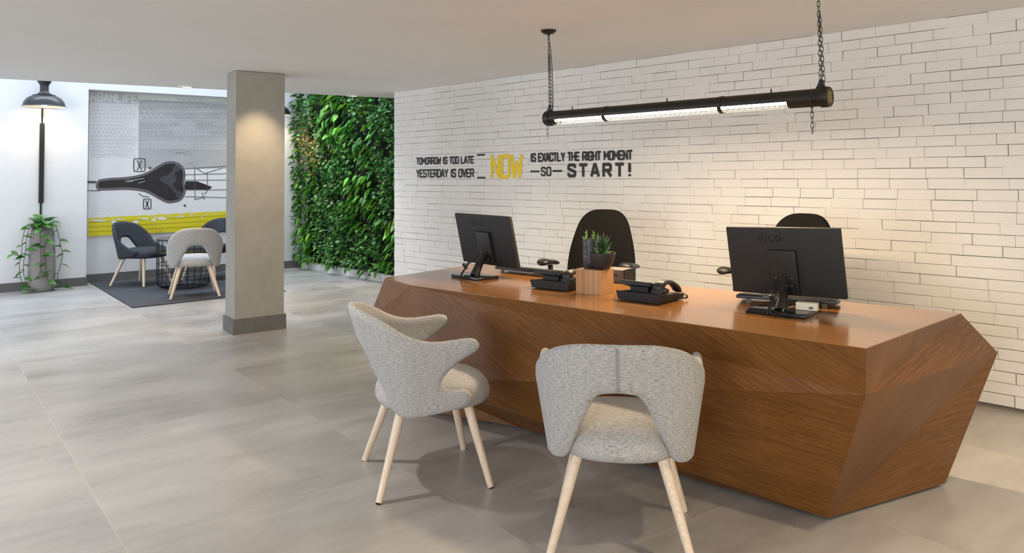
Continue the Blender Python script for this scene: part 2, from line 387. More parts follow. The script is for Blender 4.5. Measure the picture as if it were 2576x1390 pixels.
def stroke(mb, pts, w, y, th):          # flat ribbon of width w in the x-z plane, th thick
    for (x0, z0), (x1, z1) in zip(pts[:-1], pts[1:]):
        dx, dz = x1 - x0, z1 - z0; L = math.hypot(dx, dz)
        if L < 1e-9: continue
        ux, uz = dx / L * w / 2, dz / L * w / 2; ex, ez = ux * .55, uz * .55
        q = [(x0 - ex - uz, z0 - ez + ux), (x0 - ex + uz, z0 - ez - ux), (x1 + ex + uz, z1 + ez - ux), (x1 + ex - uz, z1 + ez + ux)]
        STK[0] = (STK[0] + 1) % 12; lift = STK[0] * .00003     # overlapping strokes never share a plane
        mb.add([(a, y - lift, b) for a, b in q] + [(a, y - th - lift, b) for a, b in q], [(0, 1, 2, 3), (7, 6, 5, 4), (0, 4, 5, 1), (1, 5, 6, 2), (2, 6, 7, 3), (3, 7, 4, 0)])
def text(mb, txt, x0, x1, z0, z1, w, y, th, gap=.32, space=.55, wide='MW', wf=1.25):
    ws = [space if ch == ' ' else (.25 if ch in 'I!' else (wf if ch in wide else 1)) for ch in txt]
    tot = sum(ws) + gap * (len(txt) - 1); k = (x1 - x0 - w) / tot; x = x0 + w / 2; h = z1 - z0 - w
    for ch, cw in zip(txt, ws):
        if ch != ' ':
            for pl in GL[ch]:
                jx, jz = 0, 0
                off = 0 if ch not in 'I!' else .375
                stroke(mb, [((p[0] - (.5 if ch in 'I!' else 0)) * k * cw + (k * cw / 2 if ch in 'I!' else 0) + x, z0 + w / 2 + p[1] * h) for p in pl], w, y, th)
        x += (cw + gap) * k
M_INK = mat('black_paint', (.03, .03, .032), .7); M_YEL = mat('yellow_paint', (.80, .56, .02), .6)
sg = thing('wall_lettering', 'black and yellow painted motto lettering on the white brick wall', 'lettering', WO, WROT)
Y0, TH = -.0165, .0006
def line(name, txt, x0, x1, z0, z1, w, mt=M_INK, **k):
    mb = MB(); text(mb, txt, x0, x1, z0, z1, w, Y0, TH, **k); return mb.build(name, mt, sg)
def dash(x0, x1, z):
    return MB().box(((x0 + x1) / 2, Y0 - TH / 2, z), (x1 - x0, TH, .017)).build('dash', M_INK, sg)
line('text_line', 'TOMORROW IS TOO LATE', .393, 1.318, 1.456, 1.535, .0165)
line('text_line', 'YESTERDAY IS OVER', .393, 1.318, 1.320, 1.410, .0175)
o = line('text_word', 'NOW', 1.553, 1.99, 1.307, 1.541, .036, M_YEL, gap=.38); o['label'] = 'large yellow word NOW'
line('text_line', 'IS EXACTLY THE RIGHT MOMENT', 2.085, 3.232, 1.457, 1.541, .018)
line('text_word', 'SO', 2.217, 2.343, 1.330, 1.415, .016, gap=.5)
line('text_word', 'START!', 2.531, 3.222, 1.318, 1.440, .028, gap=.75)
dash(1.361, 1.476, 1.541); dash(1.361, 1.479, 1.319); dash(2.085, 2.198, 1.374); dash(2.358, 2.47, 1.376)

# ------------------------------------------------------------------ mural
MO = NB_.copy(); my = lambda k: -.022 - k * .0008
def mxy(p):                                # photo crop point -> local x,z on the mural
    q = onwall(210 + p[0] / 3.658, 220 + p[1] / 3.658, MO, LY); return ((q - MO).dot(ld), q.z)
mur = thing('bicycle_mural', 'large black, white and yellow bicycle saddle print panel in the wall niche', 'mural', MO, LROT)
def m_print(name, c, sp, sc=60, lo=.36, hi=.42):
    mt = mat(name, c, .45); t = NT(mt); n = t.math('ADD', t.math('MULTIPLY', t.noise(t.coord(), sc, 6, .75), .7), t.math('MULTIPLY', t.noise(t.coord(scale=(.5, 1, 2)), 4, 3), .3))
    t.base(t.ramp(n, [(lo, sp), (hi, c)])); return mt
P_W = m_print('print_white', (.76, .76, .77), (.56, .56, .57)); P_G = m_print('print_grey', (.50, .50, .51), (.20, .20, .21), 45, .36, .46)
P_K = m_print('print_black', (.018, .016, .02), (.04, .04, .045)); P_D = mat('print_dark_grey', (.09, .09, .095), .5); P_M = mat('print_mid_grey', (.27, .27, .28), .5)
P_L = mat('print_pale_line', (.53, .53, .54), .5); P_Y = mat('print_yellow', (.72, .62, .02), .45); P_YD = mat('print_dark_yellow', (.40, .35, .02), .5); P_H = mat('print_highlight', (.06, .058, .066), .4); P_WH = mat('print_clean_white', (.75, .75, .75), .5)
zb = mxy((25, 1370))[1]; zt = mxy((25, 32))[1]
MB().box((NW / 2, -.011, (zb + zt) / 2), (NW - .004, .02, zt - zb)).build('panel', P_W, mur)
def flat(name, poly, k, mt, raw=False):
    pts = [p if raw else mxy(p) for p in poly]
    mb = MB().prism([(p[0], p[1]) for p in pts], 0, .0004, Matrix(((1, 0, 0, 0), (0, 0, -1, my(k)), (0, 1, 0, 0), (0, 0, 0, 1)))); return mb.build(name, mt, mur, fixn=True)
def smooth(pts, n=6, closed=True):
    out = []; N = len(pts)
    for i in range(N if closed else N - 1):
        p = [Vector(pts[(i + j) % N] if closed else pts[max(0, min(N - 1, i + j))]) for j in (-1, 0, 1, 2)]
        for q in range(n):
            t = q / n; out.append(tuple(.5 * (2 * p[1] + (p[2] - p[0]) * t + (2 * p[0] - 5 * p[1] + 4 * p[2] - p[3]) * t * t + (3 * p[1] - p[0] - 3 * p[2] + p[3]) * t ** 3)))
    if not closed: out.append(tuple(pts[-1]))
    return out
gx0 = mxy((500, 600))[0]; gz0 = mxy((500, 745))[1]; gz1 = zt - .075
flat('printed_shade', [(gx0, gz0), (NW - .01, gz0), (NW - .01, gz1), (gx0, gz1)], 0, P_G, True)
def strokes(name, lines, w, k, mt, raw=False):
    mb = MB()
    for ln_ in lines: stroke(mb, [p if raw else mxy(p) for p in ln_], w, my(k), .0004)
    return mb.build(name, mt, mur)
def zig(x0, x1, y, h, st):
    pts = []; x = x0; u_ = 0
    while x <= x1: pts.append((x, y + (h if u_ else 0))); u_ ^= 1; x += st
    return pts
rz = random.Random(5); zz_d, zz_l, zz_f = [], [], []
for y, h in ((105, 45), (185, 45), (240, 45), (320, 35), (355, 35), (395, 40), (575, 38), (612, 36), (648, 34), (682, 32), (714, 28)):
    dense = y > 300
    x = 505
    while x < 1800:
        L = rz.uniform(90, 260) if not (y > 560) else 400
        (zz_d if (y > 560 or rz.random() < .75) else zz_l).append(zig(x, min(x + L, 1850), y, h, 17 if dense else 26))
        x += L + (rz.uniform(20, 200) if y < 300 else (rz.uniform(0, 40) if y < 500 else 6))
for y in (130, 175, 240, 283, 345, 400, 447, 570): zz_d.append([(505, y), (1850, y + 14)])
for y in (212, 285, 390, 500): zz_l.append([(60, y), (1500, y + 14)])
for y in range(140, 630, 34): 
    zz_f.append(zig(50 + rz.uniform(0, 30), rz.uniform(430, 495), y, 34, 19)); zz_f.append([(60, y), (rz.uniform(300, 495), y + 3)])
strokes('printed_tread_dark', zz_d, .0035, 1, P_D if False else P_M); strokes('printed_tread_light', zz_l, .004, 2, P_WH); strokes('printed_tread_faint', zz_f, .0035, 1, P_L)
tb = MB(); xa, zA = mxy((20, 130)); xb, zB = mxy((495, 60))
flat('printed_title_ground', [(xa, zA), (mxy((498, 60))[0], zA), (mxy((498, 60))[0], zB), (xa, zB)], 1, P_L, True)
text(tb, 'RBANLIFE', mxy((62, 90))[0], mxy((492, 90))[0], zA + .008, zB - .008, .020, my(3), .0004, gap=.45)
stroke(tb, [(mxy((22, 62))[0], zB - .02), (mxy((42, 62))[0], zB - .02), (mxy((42, 62))[0], zA + .03), (mxy((22, 62))[0], zA + .02)], .028, my(3), .0004)
tb.build('printed_title', P_WH, mur)
sad = [(110, 905), (125, 862), (150, 845), (250, 832), (400, 822), (520, 800), (600, 768), (680, 722), (740, 690), (800, 680), (860, 690), (905, 722), (928, 770), (930, 830), (922, 875), (935, 930), (925, 990), (890, 1035), (840, 1055), (770, 1060), (700, 1030), (620, 985), (560, 960), (480, 945), (380, 938), (250, 943), (140, 942), (118, 925)]
so = flat('printed_saddle', smooth(sad, 5), 4, P_K)
ctr = Vector((620, 880))
def inset(pts, d):
    out = []; N = len(pts)
    for i in range(N):
        a, b = Vector(pts[i - 1]), Vector(pts[(i + 1) % N]); t_ = (b - a).normalized(); nrm = Vector((-t_.y, t_.x)); out.append(tuple(Vector(pts[i]) + nrm * d))
    return out
sm = smooth(sad, 5)
for d in (9, 16):
    i_ = inset(sm, d); strokes('printed_stitching', [i_ + [i_[0]]], .0028, 5, P_L)
flat('printed_sheen', smooth([(690, 840), (790, 790), (850, 700), (895, 730), (880, 760), (835, 790), (850, 850), (820, 890), (860, 950), (905, 960), (900, 1000), (860, 1015), (840, 970), (780, 905)], 4), 5, P_H)
strokes('printed_glint', [[(400, 870), (450, 850)], [(430, 865), (480, 845)], [(470, 850), (550, 835)], [(380, 862), (420, 850)], [(500, 880), (560, 860)]], .007, 5, P_L)
def pedal(cx_, cy_, w_, h_):
    rr = smooth([(cx_ - w_, cy_ - h_ * .8), (cx_ - w_ * .6, cy_ - h_), (cx_ + w_ * .6, cy_ - h_), (cx_ + w_, cy_ - h_ * .8), (cx_ + w_, cy_ + h_ * .8), (cx_ + w_ * .6, cy_ + h_), (cx_ - w_ * .6, cy_ + h_), (cx_ - w_, cy_ + h_ * .8)], 3)
    return [rr + [rr[0]], [(cx_ - w_ * .42, cy_ - h_ * .7), (cx_ - w_ * .12, cy_ - h_ * .2), (cx_ - w_ * .12, cy_ + h_ * .3), (cx_ - w_ * .42, cy_ + h_ * .8)], [(cx_ + w_ * .42, cy_ - h_ * .7), (cx_ + w_ * .12, cy_ - h_ * .2), (cx_ + w_ * .12, cy_ + h_ * .3), (cx_ + w_ * .42, cy_ + h_ * .8)]]
strokes('printed_pedal', pedal(511, 713, 50, 58), .013, 3, P_D); strokes('printed_pedal', pedal(582, 1070, 33, 45), .0105, 3, P_K)
strokes('printed_rack', [[(925, 748), (1300, 725), (1900, 700)], [(930, 802), (1300, 792), (1900, 780)], [(930, 852), (1300, 850), (1900, 850)], [(930, 941), (1300, 940), (1900, 940)], [(930, 1003), (1300, 1012), (1900, 1020)], [(1018, 728), (1022, 1032)], [(1135, 785), (1135, 950), (1110, 980)], [(1040, 745), (1110, 790)], [(1110, 790), (1270, 742)], [(1085, 965), (1110, 1030)], [(1022, 1030), (1120, 1005)]], .0085, 3, P_D)
flat('printed_fender', [(930, 862), (1040, 862), (1180, 915), (1150, 937), (930, 937)], 3, P_K)
strokes('printed_frame_tube', [[(0, 868), (108, 870)]], .028, 3, P_D); strokes('printed_frame_tube', [[(0, 947), (150, 948)]], .01, 3, P_D); strokes('printed_crank', [[(505, 975), (545, 1000), (600, 1005)]], .01, 3, P_D)
yb0, yb1 = mxy((25, 1200))[1], mxy((1270, 1137))[1]; xr = mxy((1270, 1137))[0]; xl = .003; sl = (yb1 - yb0) / xr
flat('printed_yellow_band', [(xl, zb + .002), (NW - .004, zb + .002), (NW - .004, yb0 + sl * NW), (xl, yb0)], 2, P_Y, True)
bl = []
for k_ in (.25, .5, .76): bl.append([(xl, zb + (yb0 - zb) * k_), (NW - .01, zb + (yb0 + sl * NW - zb) * k_)])
strokes('printed_band_lines', bl, .009, 3, P_YD, True)  # darker yellow lines printed along the band
rs = random.Random(9)
blobs = [(275, 1237, 32, 14), (475, 1235, 30, 16), (645, 1215, 26, 12), (715, 1203, 50, 16), (560, 1205, 40, 10), (150, 1225, 70, 8), (90, 1215, 40, 6), (320, 1210, 20, 8), (1085, 1195, 12, 5), (880, 1185, 15, 6)] + [(rs.uniform(60, 1250), 0, rs.uniform(4, 14), rs.uniform(2, 5)) for _ in range(70)]
sp = MB()
for x_, y_, a_, b_ in blobs:
    if not y_: y_ = 1200 - (x_ - 25) * .047 + rs.uniform(0, 30)
    pl = [mxy((x_ + a_ * math.cos(t_ * .7) * rs.uniform(.75, 1.2), y_ + b_ * math.sin(t_ * .7) * rs.uniform(.7, 1.2))) for t_ in range(9)]
    sp.prism(pl, 0, .0004, Matrix(((1, 0, 0, 0), (0, 0, -1, my(4)), (0, 1, 0, 0), (0, 0, 0, 1))))
o = sp.build('printed_splashes', P_W, mur, fixn=True); 
for p_ in ((36, 75), (36, 710), (32, 1350), (700, 1314)):
    x_, z_ = mxy(p_); MB().cyl((x_, my(4), z_), (x_, my(4) - .008, z_), .010, .008, 12).build('bolt', M_STEEL, mur, auto=30)
for p_ in ((608, 740), (928, 1085)):
    x_, z_ = mxy(p_); MB().cyl((x_, my(3), z_), (x_, my(3) - .0005, z_), .017, .017, 14).build('printed_dot', P_D, mur)

# ------------------------------------------------------------------ leaves
def leaf_heart(L, W):      # along +y from the origin, folded on the midrib
    pr = ((0, 0), (.08, .30), (.28, .50), (.52, .46), (.76, .27), (1, 0)); vs = []; fs = []
    for i, (t_, h_) in enumerate(pr):
        dr = -.22 * t_ * t_ * L
        vs += [(-h_ * W, t_ * L, dr + .16 * h_ * W * 2), (0, t_ * L, dr), (h_ * W, t_ * L, dr + .16 * h_ * W * 2)]
    for i in range(len(pr) - 1):
        a = i * 3; b = a + 3; fs += [(a, a + 1, b + 1, b), (a + 1, a + 2, b + 2, b + 1)]
    return vs, fs
def leaf_ivy(L, W):
    ol = [(0, 0), (.30, -.02), (.52, .22), (.34, .36), (.42, .66), (.16, .62), (0, 1), (-.16, .62), (-.42, .66), (-.34, .36), (-.52, .22), (-.30, -.02)]
    vs = [(0, .35 * L, .05 * L)] + [(x * W, y * L, -.12 * y * y * L) for x, y in ol]; return vs, [(0, i, i % 12 + 1) for i in range(1, 13)]
class Foliage:
    def __init__(s): s.mb = MB(); s.c = []
    def leaf(s, p, d, roll, L, W, col, kind='h'):
        vs, fs = (leaf_heart if kind == 'h' else leaf_ivy)(L, W)
        y = Vector(d).normalized(); x = y.cross(Vector((0, 0, 1)))
        if x.length < .05: x = Vector((1, 0, 0))
        x.normalize(); z = x.cross(y); c_, s_ = math.cos(roll), math.sin(roll); x, z = x * c_ + z * s_, z * c_ - x * s_
        s.mb.add([Vector(p) + x * v[0] + y * v[1] + z * v[2] for v in vs], fs); s.c += [col] * len(vs)
    def build(s, name, parent=None):
        o = s.mb.build(name, M_LEAF, parent, smooth=True)
        a = o.data.color_attributes.new('tint', 'FLOAT_COLOR', 'POINT')
        a.data.foreach_set('color', [q for c_ in s.c for q in (*c_, 1)]); return o
rl = random.Random(21)
lwl = thing('living_wall', 'tall green living wall of ivy and broad leaves beside the white bricks', 'plant wall', GA, GROT)
GLn = 3.0
MB().box((GLn / 2 + .01, .02 + .0, .05), (GLn, .04, .10)).build('planter_trough', M_WHITEM, lwl)
MB().box((GLn / 2, .12, 1.9), (GLn, .06, 3.6)).build('backing_panel', mat('dark_soil_felt', (.008, .010, .006), 1), lwl)
fo = Foliage()
def fld(x, z): return math.sin(x * 3.1 + z * 1.9 + .5) + .8 * math.sin(x * 5.3 - z * 2.3 + 2) + .6 * math.sin(z * 6.1 + x * 1.2)
def gap(x, z): return math.sin(x * 9.1 - z * 6.3 + 1) + math.sin(x * 4.7 + z * 11.2) + .7 * math.sin(x * 17 + z * 5 + 2)
BIG = ((.06, .21, .02), (.11, .31, .03), (.03, .13, .015), (.20, .44, .05), (.06, .19, .03)); SML = ((.035, .12, .02), (.06, .19, .03), (.09, .25, .05), (.025, .08, .02))
for i in range(13500):
    x, z = rl.uniform(-.04, 2.6), rl.uniform(.17, 2.95); f_ = fld(x, z); g_ = gap(x, z)
    bulge = .03 + .05 * (g_ + 2) / 4
    if g_ < -1.2 and rl.random() < .75: continue
    dry = math.exp(-((x - .28) ** 2 + (z - 1.75) ** 2) / .10)
    if f_ + rl.gauss(0, .3) > .45:
        if rl.random() < .80: continue
        L = rl.uniform(.09, .16); lean = -.5 + .4 * math.sin(z * 3 + x * 2)
        fo.leaf((x, .07 - bulge - rl.random() * .07, z), (lean + rl.uniform(-.35, .35), -rl.uniform(.35, .8), -rl.uniform(.3, 1.0)), rl.uniform(-.5, .5), L, L * rl.uniform(.44, .62), [q * rl.uniform(.95, 1.6) for q in rl.choice(BIG)])
    else:
        L = rl.uniform(.03, .062); col = rl.choice(SML)
        if rl.random() < .10 + .25 * max(0, math.sin(x * 7 + z * 4)): col = (.13, .28, .06)
        if rl.random() < dry: col = rl.choice(((.26, .23, .08), (.20, .15, .06), (.30, .34, .08)))
        fo.leaf((x, .075 - bulge - rl.random() * .09, z), (rl.uniform(-.9, .5), -rl.uniform(.3, 1), rl.uniform(-1.1, .2)), rl.uniform(-.9, .9), L, L * rl.uniform(.8, 1.05), [q * rl.uniform(.85, 1.8) for q in col], 'i')
for i in range(560):       # sprays hanging over the trough and round the left end
    if i < 150: cx_ = rl.choice((.25, .55, .95, 1.05, 1.45, 1.75, 1.9, 2.1)); x, z = cx_ + rl.gauss(0, .07), .20 - rl.random() ** 2 * .12; y_ = -.04 - rl.random() * .10
    else: x, z = .03 - rl.random() * .11, rl.uniform(.2, 2.8); y_ = -rl.random() * .16 + .03
    big = rl.random() < .4; L = rl.uniform(.08, .13) if big else rl.uniform(.04, .06)
    fo.leaf((x, y_, z + .01), (rl.uniform(-.6, .4), -rl.uniform(.2, 1), rl.uniform(-.8, .3)), rl.uniform(-.6, .6), L, L * (.45 if big else .95), rl.choice(((.05, .16, .025), (.10, .26, .04), (.15, .32, .06), (.03, .11, .03))), 'h' if big else 'i')
fo.build('foliage', lwl)['kind'] = 'stuff'

# ------------------------------------------------------------------ downlights in the ceiling
def downlight(p, label, on):
    t_ = thing('downlight', label, 'ceiling light', (p.x, p.y, H), 0, None)
    MB().lathe([(.045, -.001), (.045, -.006), (.06, -.012), (.078, -.008), (.082, 0), (.045, -.0005)], 32).build('trim_ring', M_WHITEM, t_, auto=40)
    mt = mat('lamp_lens' + str(on), (.8, .8, .8), .3, emit=(1, .9, .75), estr=on)
    MB().lathe([(0, -.007), (.044, -.007)], 24).build('lens', mt, t_); return t_
D1, D2 = at(470, 217, H), at(889, 240, H)
downlight(D1, 'round lit ceiling downlight left of the cement pillar', 6); downlight(D2, 'round white ceiling downlight above the living wall', .9)
spot('ceiling_spot', (D1.x, D1.y, H - .03), (D1.x, D1.y, 0), 45, WARM, 75, .7)
spot('ceiling_spot', (D2.x, D2.y, H - .03), (D2.x, D2.y, 0), 55, WARM, 75, .7)

# ------------------------------------------------------------------ reception desk
TZ = .75
dk = thing('reception_desk', 'long faceted stained oak reception desk in front of the white brick wall', 'desk', (0, 0, 0))
A, B, C, D = at(968, 698, TZ), at(1032, 716, TZ), at(2178, 875, TZ), at(2418, 787, TZ)
K, E_ = at(1584, 706, TZ), at(1210, 662, TZ)
Fp = at(2178, 994, .58); N_ = at(2510, 886, .58); Q = at(927, 803, .50)
Pp = Vector((B.x - .005, B.y - .02, 0)); d_ = ray(1013, 945); t_ = 4.24 / d_.y; Pp = Vector((d_.x * t_, 4.24, EYE + d_.z * t_))
FZ = .012
J = at(2082, 1303, FZ); O_ = at(2378, 1215, FZ); K1 = at(1304, 1073, FZ); Rb = at(1040, 1028, FZ)
Sv = Vector(at(1183, 1021, .075))
bR = D + (D - C).normalized() * -.02; nrm = (K - D); 
Db = Vector((O_.x - .12, O_.y + .28, FZ)); Eb = Vector((E_.x - .05, E_.y - .35, FZ)); Lb = Vector((Q.x + .22, Q.y + .10, FZ))
Kb = Vector((K.x, K.y - .12, FZ))
TT = .004
def tri(mb, pts, ang=0, mi=0):              # planar facet with its own grain direction
    pts = [Vector(p) for p in pts]; n = (pts[1] - pts[0]).cross(pts[2] - pts[0]).normalized()
    ax = Vector((0, 0, 1)).cross(n)
    ax = Vector((1, 0, 0)) if ax.length < .05 else ax.normalized(); ay = n.cross(ax); c_, s_ = math.cos(R(ang)), math.sin(R(ang))
    g, h = ax * c_ + ay * s_, ay * c_ - ax * s_
    o_ = random.random() * 7
    mb.add(pts, [tuple(range(len(pts)))], mi, [[(p.dot(g) + o_, p.dot(h)) for p in pts]])
lo = lambda p: Vector((p.x, p.y, p.z - TT))
A1, B1, C1, D1_, K_1, E1 = [lo(p) for p in (A, B, C, D, K, E_)]
body = MB()
tri(body, [B1, Fp, C1], -28); tri(body, [B1, Pp, Fp], -24)
tri(body, [Pp, Sv, J], -6); tri(body, [Pp, J, Fp], -8)
tri(body, [Sv, K1, J], -12); tri(body, [Pp, Rb, Sv], 20); tri(body, [Rb, K1, Sv], 20)
tri(body, [A1, Q, B1], -14); tri(body, [Q, Pp, B1], 35); tri(body, [Q, Lb, Rb, ], 10); tri(body, [Q, Rb, Pp], 10)
tri(body, [C1, Fp, D1_], 48); tri(body, [D1_, Fp, N_], 12); tri(body, [Fp, J, N_], 32); tri(body, [N_, J, O_], 4)
tri(body, [D1_, N_, Db], 0); tri(body, [N_, O_, Db], 0); tri(body, [K_1, D1_, Db], 0); tri(body, [K_1, Db, Kb], 0)
tri(body, [K_1, Kb, Eb], 0); tri(body, [K_1, Eb, E1], 0); tri(body, [E1, Eb, Lb], 0); tri(body, [E1, Lb, Q], 0); tri(body, [E1, Q, A1], 0)
tri(body, [J, K1, Rb, Lb, Eb, Kb, Db, O_], 0); tri(body, [A1, B1, C1, D1_, K_1, E1], 0)
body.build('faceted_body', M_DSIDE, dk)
top = MB(); n_ = 6; Tp = [A, B, C, D, K, E_]
gdir = (C - B).normalized(); hd = Vector((-gdir.y, gdir.x, 0))
top.add(Tp + [lo(p) + Vector((0, 0, .0005)) for p in Tp], [tuple(range(6)), tuple(range(11, 5, -1))] + [(i, i + 6, (i + 1) % 6 + 6, (i + 1) % 6) for i in range(6)], 0,
        [[(p.dot(gdir), p.dot(hd)) for p in Tp]] + [[(0, 0)] * 6] + [[(0, 0)] * 4] * 6)
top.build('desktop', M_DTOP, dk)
gp = at(1986, 797, TZ)
MB().lathe([(0, .0003), (.024, .0003), (.025, .001), (.033, .001), (.035, 0)], 32, gp).build('cable_grommet', M_PLAST, dk, auto=40)
pf = lambda x, y: MB().cyl((x, y, 0), (x, y, FZ + .003), .02, .02, 14).build('levelling_foot', M_RUBBER, dk)
for q in (at(1955, 1262), at(2050, 1297)): pf(q.x, q.y + .10)
for q in (Lb, Kb, Db): pf(q.x * .96, q.y - .05)

# ------------------------------------------------------------------ visitor chairs
def shell_outline(kind):
    if kind == 'arm':
        h = [(0, .778), (.10, .774), (.19, .750), (.26, .718), (.32, .685), (.38, .662), (.45, .651), (.53, .654), (.59, .658), (.625, .648), (.638, .622), (.622, .598), (.58, .575), (.535, .545), (.495, .505), (.480, .475), (.492, .450), (.525, .440), (.57, .438), (.60, .425), (.612, .398), (.60, .370), (.55, .352), (.46, .338), (.36, .330), (.26, .330), (.200, .350), (.158, .405), (.104, .50), (.070, .568), (.045, .594), (0, .602)]
    else:
        h = [(0, .778), (.08, .772), (.15, .752), (.21, .716), (.26, .672), (.31, .620), (.37, .560), (.43, .510), (.49, .475), (.56, .455), (.60, .438), (.608, .410), (.59, .382), (.52, .355), (.43, .338), (.34, .330), (.26, .330), (.200, .350), (.158, .405), (.100, .49), (.062, .556), (.038, .578), (0, .584)]
    half = smooth(h, 4, closed=False)
    return half + [(-x, z) for x, z in reversed(half[1:-1])]
def shell_point(s_, z_, n_off):
    a_ = abs(s_); k_ = (z_ - .33) / .45
    w_ = .245 + .04 * min(1, max(0, (z_ - .36) / .25)) ; yb = .195 + .135 * k_ ** 1.1 if k_ > 0 else .195
    def pt(a_):
        if a_ < .38:
            t_ = a_ / .38 * math.pi / 2; st = math.sin(t_); ct = math.cos(t_)
            return Vector((w_ * st ** .92 if st > 0 else 0, -.08 - (yb - .08) * ct, 0))
        return Vector((w_ + .012 * (a_ - .38) / .25, -.08 + (a_ - .38), 0))
    p = pt(a_); q = pt(a_ + .004); t_ = (q - p).normalized(); nn = Vector((t_.y, -t_.x, 0))   # outward
    p = p + nn * n_off + Vector((0, 0, z_))
    return Vector((p.x if s_ >= 0 else -p.x, p.y, p.z))
def make_shell(kind, mt, parent, T=.021):
    ol = shell_outline(kind); N = len(ol); pts = [Vector(p) for p in ol]
    rl2 = []
    st = .012; x = -.63
    segs = [(pts[i], pts[(i + 1) % N]) for i in range(N)]
    def dist(p):
        best = 9
        for a_, b_ in segs:
            ab = b_ - a_; t_ = max(0, min(1, (p - a_).dot(ab) / ab.length_squared)) if ab.length_squared else 0
            best = min(best, (a_ + ab * t_ - p).length)
        return best
    def inside(p):
        r_ = False
        for a_, b_ in segs:
            if (a_.y > p.y) != (b_.y > p.y) and p.x < (b_.x - a_.x) * (p.y - a_.y) / (b_.y - a_.y) + a_.x: r_ = not r_
        return r_
    ins = [];
    for rr in (.004, .011):                 # rings just inside the edge keep the rolled border round
        for i in range(N):
            a_, b_ = pts[i - 1], pts[(i + 1) % N]; t_ = (b_ - a_).normalized(); nn = Vector((t_.y, -t_.x))
            q = pts[i] + nn * rr
            if not inside(q): q = pts[i] - nn * rr
            if inside(q) and abs(dist(q) - rr) < .003: ins.append(q)
    nx = int(1.28 / st)
    for i in range(nx + 1):
        for j in range(40):
            q = Vector((-.64 + i * st + (j % 2) * st / 2, .325 + j * .0118))
            if inside(q) and dist(q) > .017: ins.append(q)
    V, _, Fc, *_ = delaunay_2d_cdt(pts + ins, [(i, (i + 1) % N) for i in range(N)], [], 1, 1e-6)
    ds = [dist(v) if i >= N else 0 for i, v in enumerate(V)]
    mb = MB(); rr = .03; out = []; inn = []
    for v, d in zip(V, ds):
        k_ = math.sqrt(max(0, 1 - (1 - min(d, rr) / rr) ** 2)); out.append(shell_point(v.x, v.y, T * k_)); inn.append(shell_point(v.x, v.y, -T * k_))
    n_ = len(V); remap = [i if ds[i] < 1e-9 else i + n_ for i in range(n_)]
    vs = out + inn
    fs = []; uv = []
    for f in Fc:
        u_ = [(V[i].x, V[i].y) for i in f]
        fs.append(tuple(f)); uv.append(u_); fs.append(tuple(remap[i] for i in reversed(f))); uv.append(u_[::-1])
    mb.add(vs, fs, 0, uv); return mb.build('backrest_shell', mt, parent, smooth=True, fixn=True)
def make_seat(mt, parent):
    prof = [(.0, .462), (.35, .461), (.62, .456), (.80, .446), (.91, .431), (.975, .408), (1.0, .382), (.985, .358), (.93, .342), (.80, .336), (.5, .334), (0, .334)]
    mb = MB(); n = 48; vs = []; fs = []; uv = []
    for r_, z_ in prof:
        for i in range(n):
            a_ = 2 * math.pi * i / n; c_, s_ = math.cos(a_), math.sin(a_); e_ = .78
            x_ = .243 * math.copysign(abs(c_) ** e_, c_); y_ = .255 * math.copysign(abs(s_) ** e_, s_)
            x_ *= 1 - .06 * (y_ < 0) * abs(y_) / .25
            z2 = z_ + (.012 * (y_ / .25) if z_ > .4 else 0) * 0
            vs.append((x_ * r_, y_ * r_ + .035, z2))
    for j in range(len(prof) - 1):
        for i in range(n):
            k_ = (i + 1) % n; q = (j * n + i, j * n + k_, (j + 1) * n + k_, (j + 1) * n + i); fs.append(q)
            uv.append([(vs[w_][0], vs[w_][1]) for w_ in q] if 3 > j or j > 8 else [((i + (w_k in (1, 2))) / n * 1.55, vs[w_][2]) for w_k, w_ in enumerate(q)])
    mb.add(vs, fs, 0, uv); return mb.build('seat', mt, parent, smooth=True)
def make_chair(kind, label, fab, seatfab, group=None):
    t_ = thing('armchair' if kind == 'arm' else 'lounge_chair', label, 'chair', (0, 0, 0), 0, group)
    make_seat(seatfab, t_); make_shell(kind, fab, t_)
    for sx in (-1, 1):
        for top_, ft in (((.15 * sx, -.13, .345), (.250 * sx, -.24, .004)), ((.155 * sx, .16, .345), (.245 * sx, .24, .004))):
            lg = MB(); a_, b_ = Vector(top_), Vector(ft); N = 6
            lg.tube([a_.lerp(b_, i / N) for i in range(N + 1)], [.0215 - .0075 * i / N for i in range(N + 1)], 20); ob = lg.build('leg', M_LEG, t_, auto=50)
            g_ = MB().cyl(b_ - Vector((0, 0, .004)), b_ + Vector((0, 0, .002)), .0115, .0135, 14).build('glide', M_RUBBER, ob)
    return t_
def seam(parent, fab, s_=0):
    pts = [shell_point(s_, z_, .0225) for z_ in [.612 + i * (.768 - .612) / 14 for i in range(15)]]
    m1 = MB().tube([p + Vector((-.004, 0, 0)) for p in pts], .0022, 6); m1.tube([p + Vector((.004, 0, 0)) for p in pts], .0022, 6); return m1.build('back_seam', fab, parent, smooth=True)
ch1 = make_chair('arm', 'heather grey armchair seen from its side, left end of the desk front', M_GREYF, M_GREYS)
ch1.location = (-.432, 3.513, 0); ch1.rotation_euler = (0, 0, -R(72)); seam(ch1, M_GREYF)
ch2 = copy_tree(ch1); ch2.location = (.375, 2.905, 0); ch2.rotation_euler = (0, 0, -R(8.5)); ch2['label'] = 'heather grey armchair seen from behind, backrest cut-out towards the camera'
g = 'lounge chairs around the wire table'
for o in (ch1, ch2): o['group'] = 'visitor armchairs at the desk'
RZ = .011
ch3 = make_chair('side', 'light grey armless chair, back to the camera, left of the pillar', M_GREYF, M_GREYS, g); ch3.location = (-3.67, 8.69, RZ); ch3.rotation_euler = (0, 0, R(26.6))
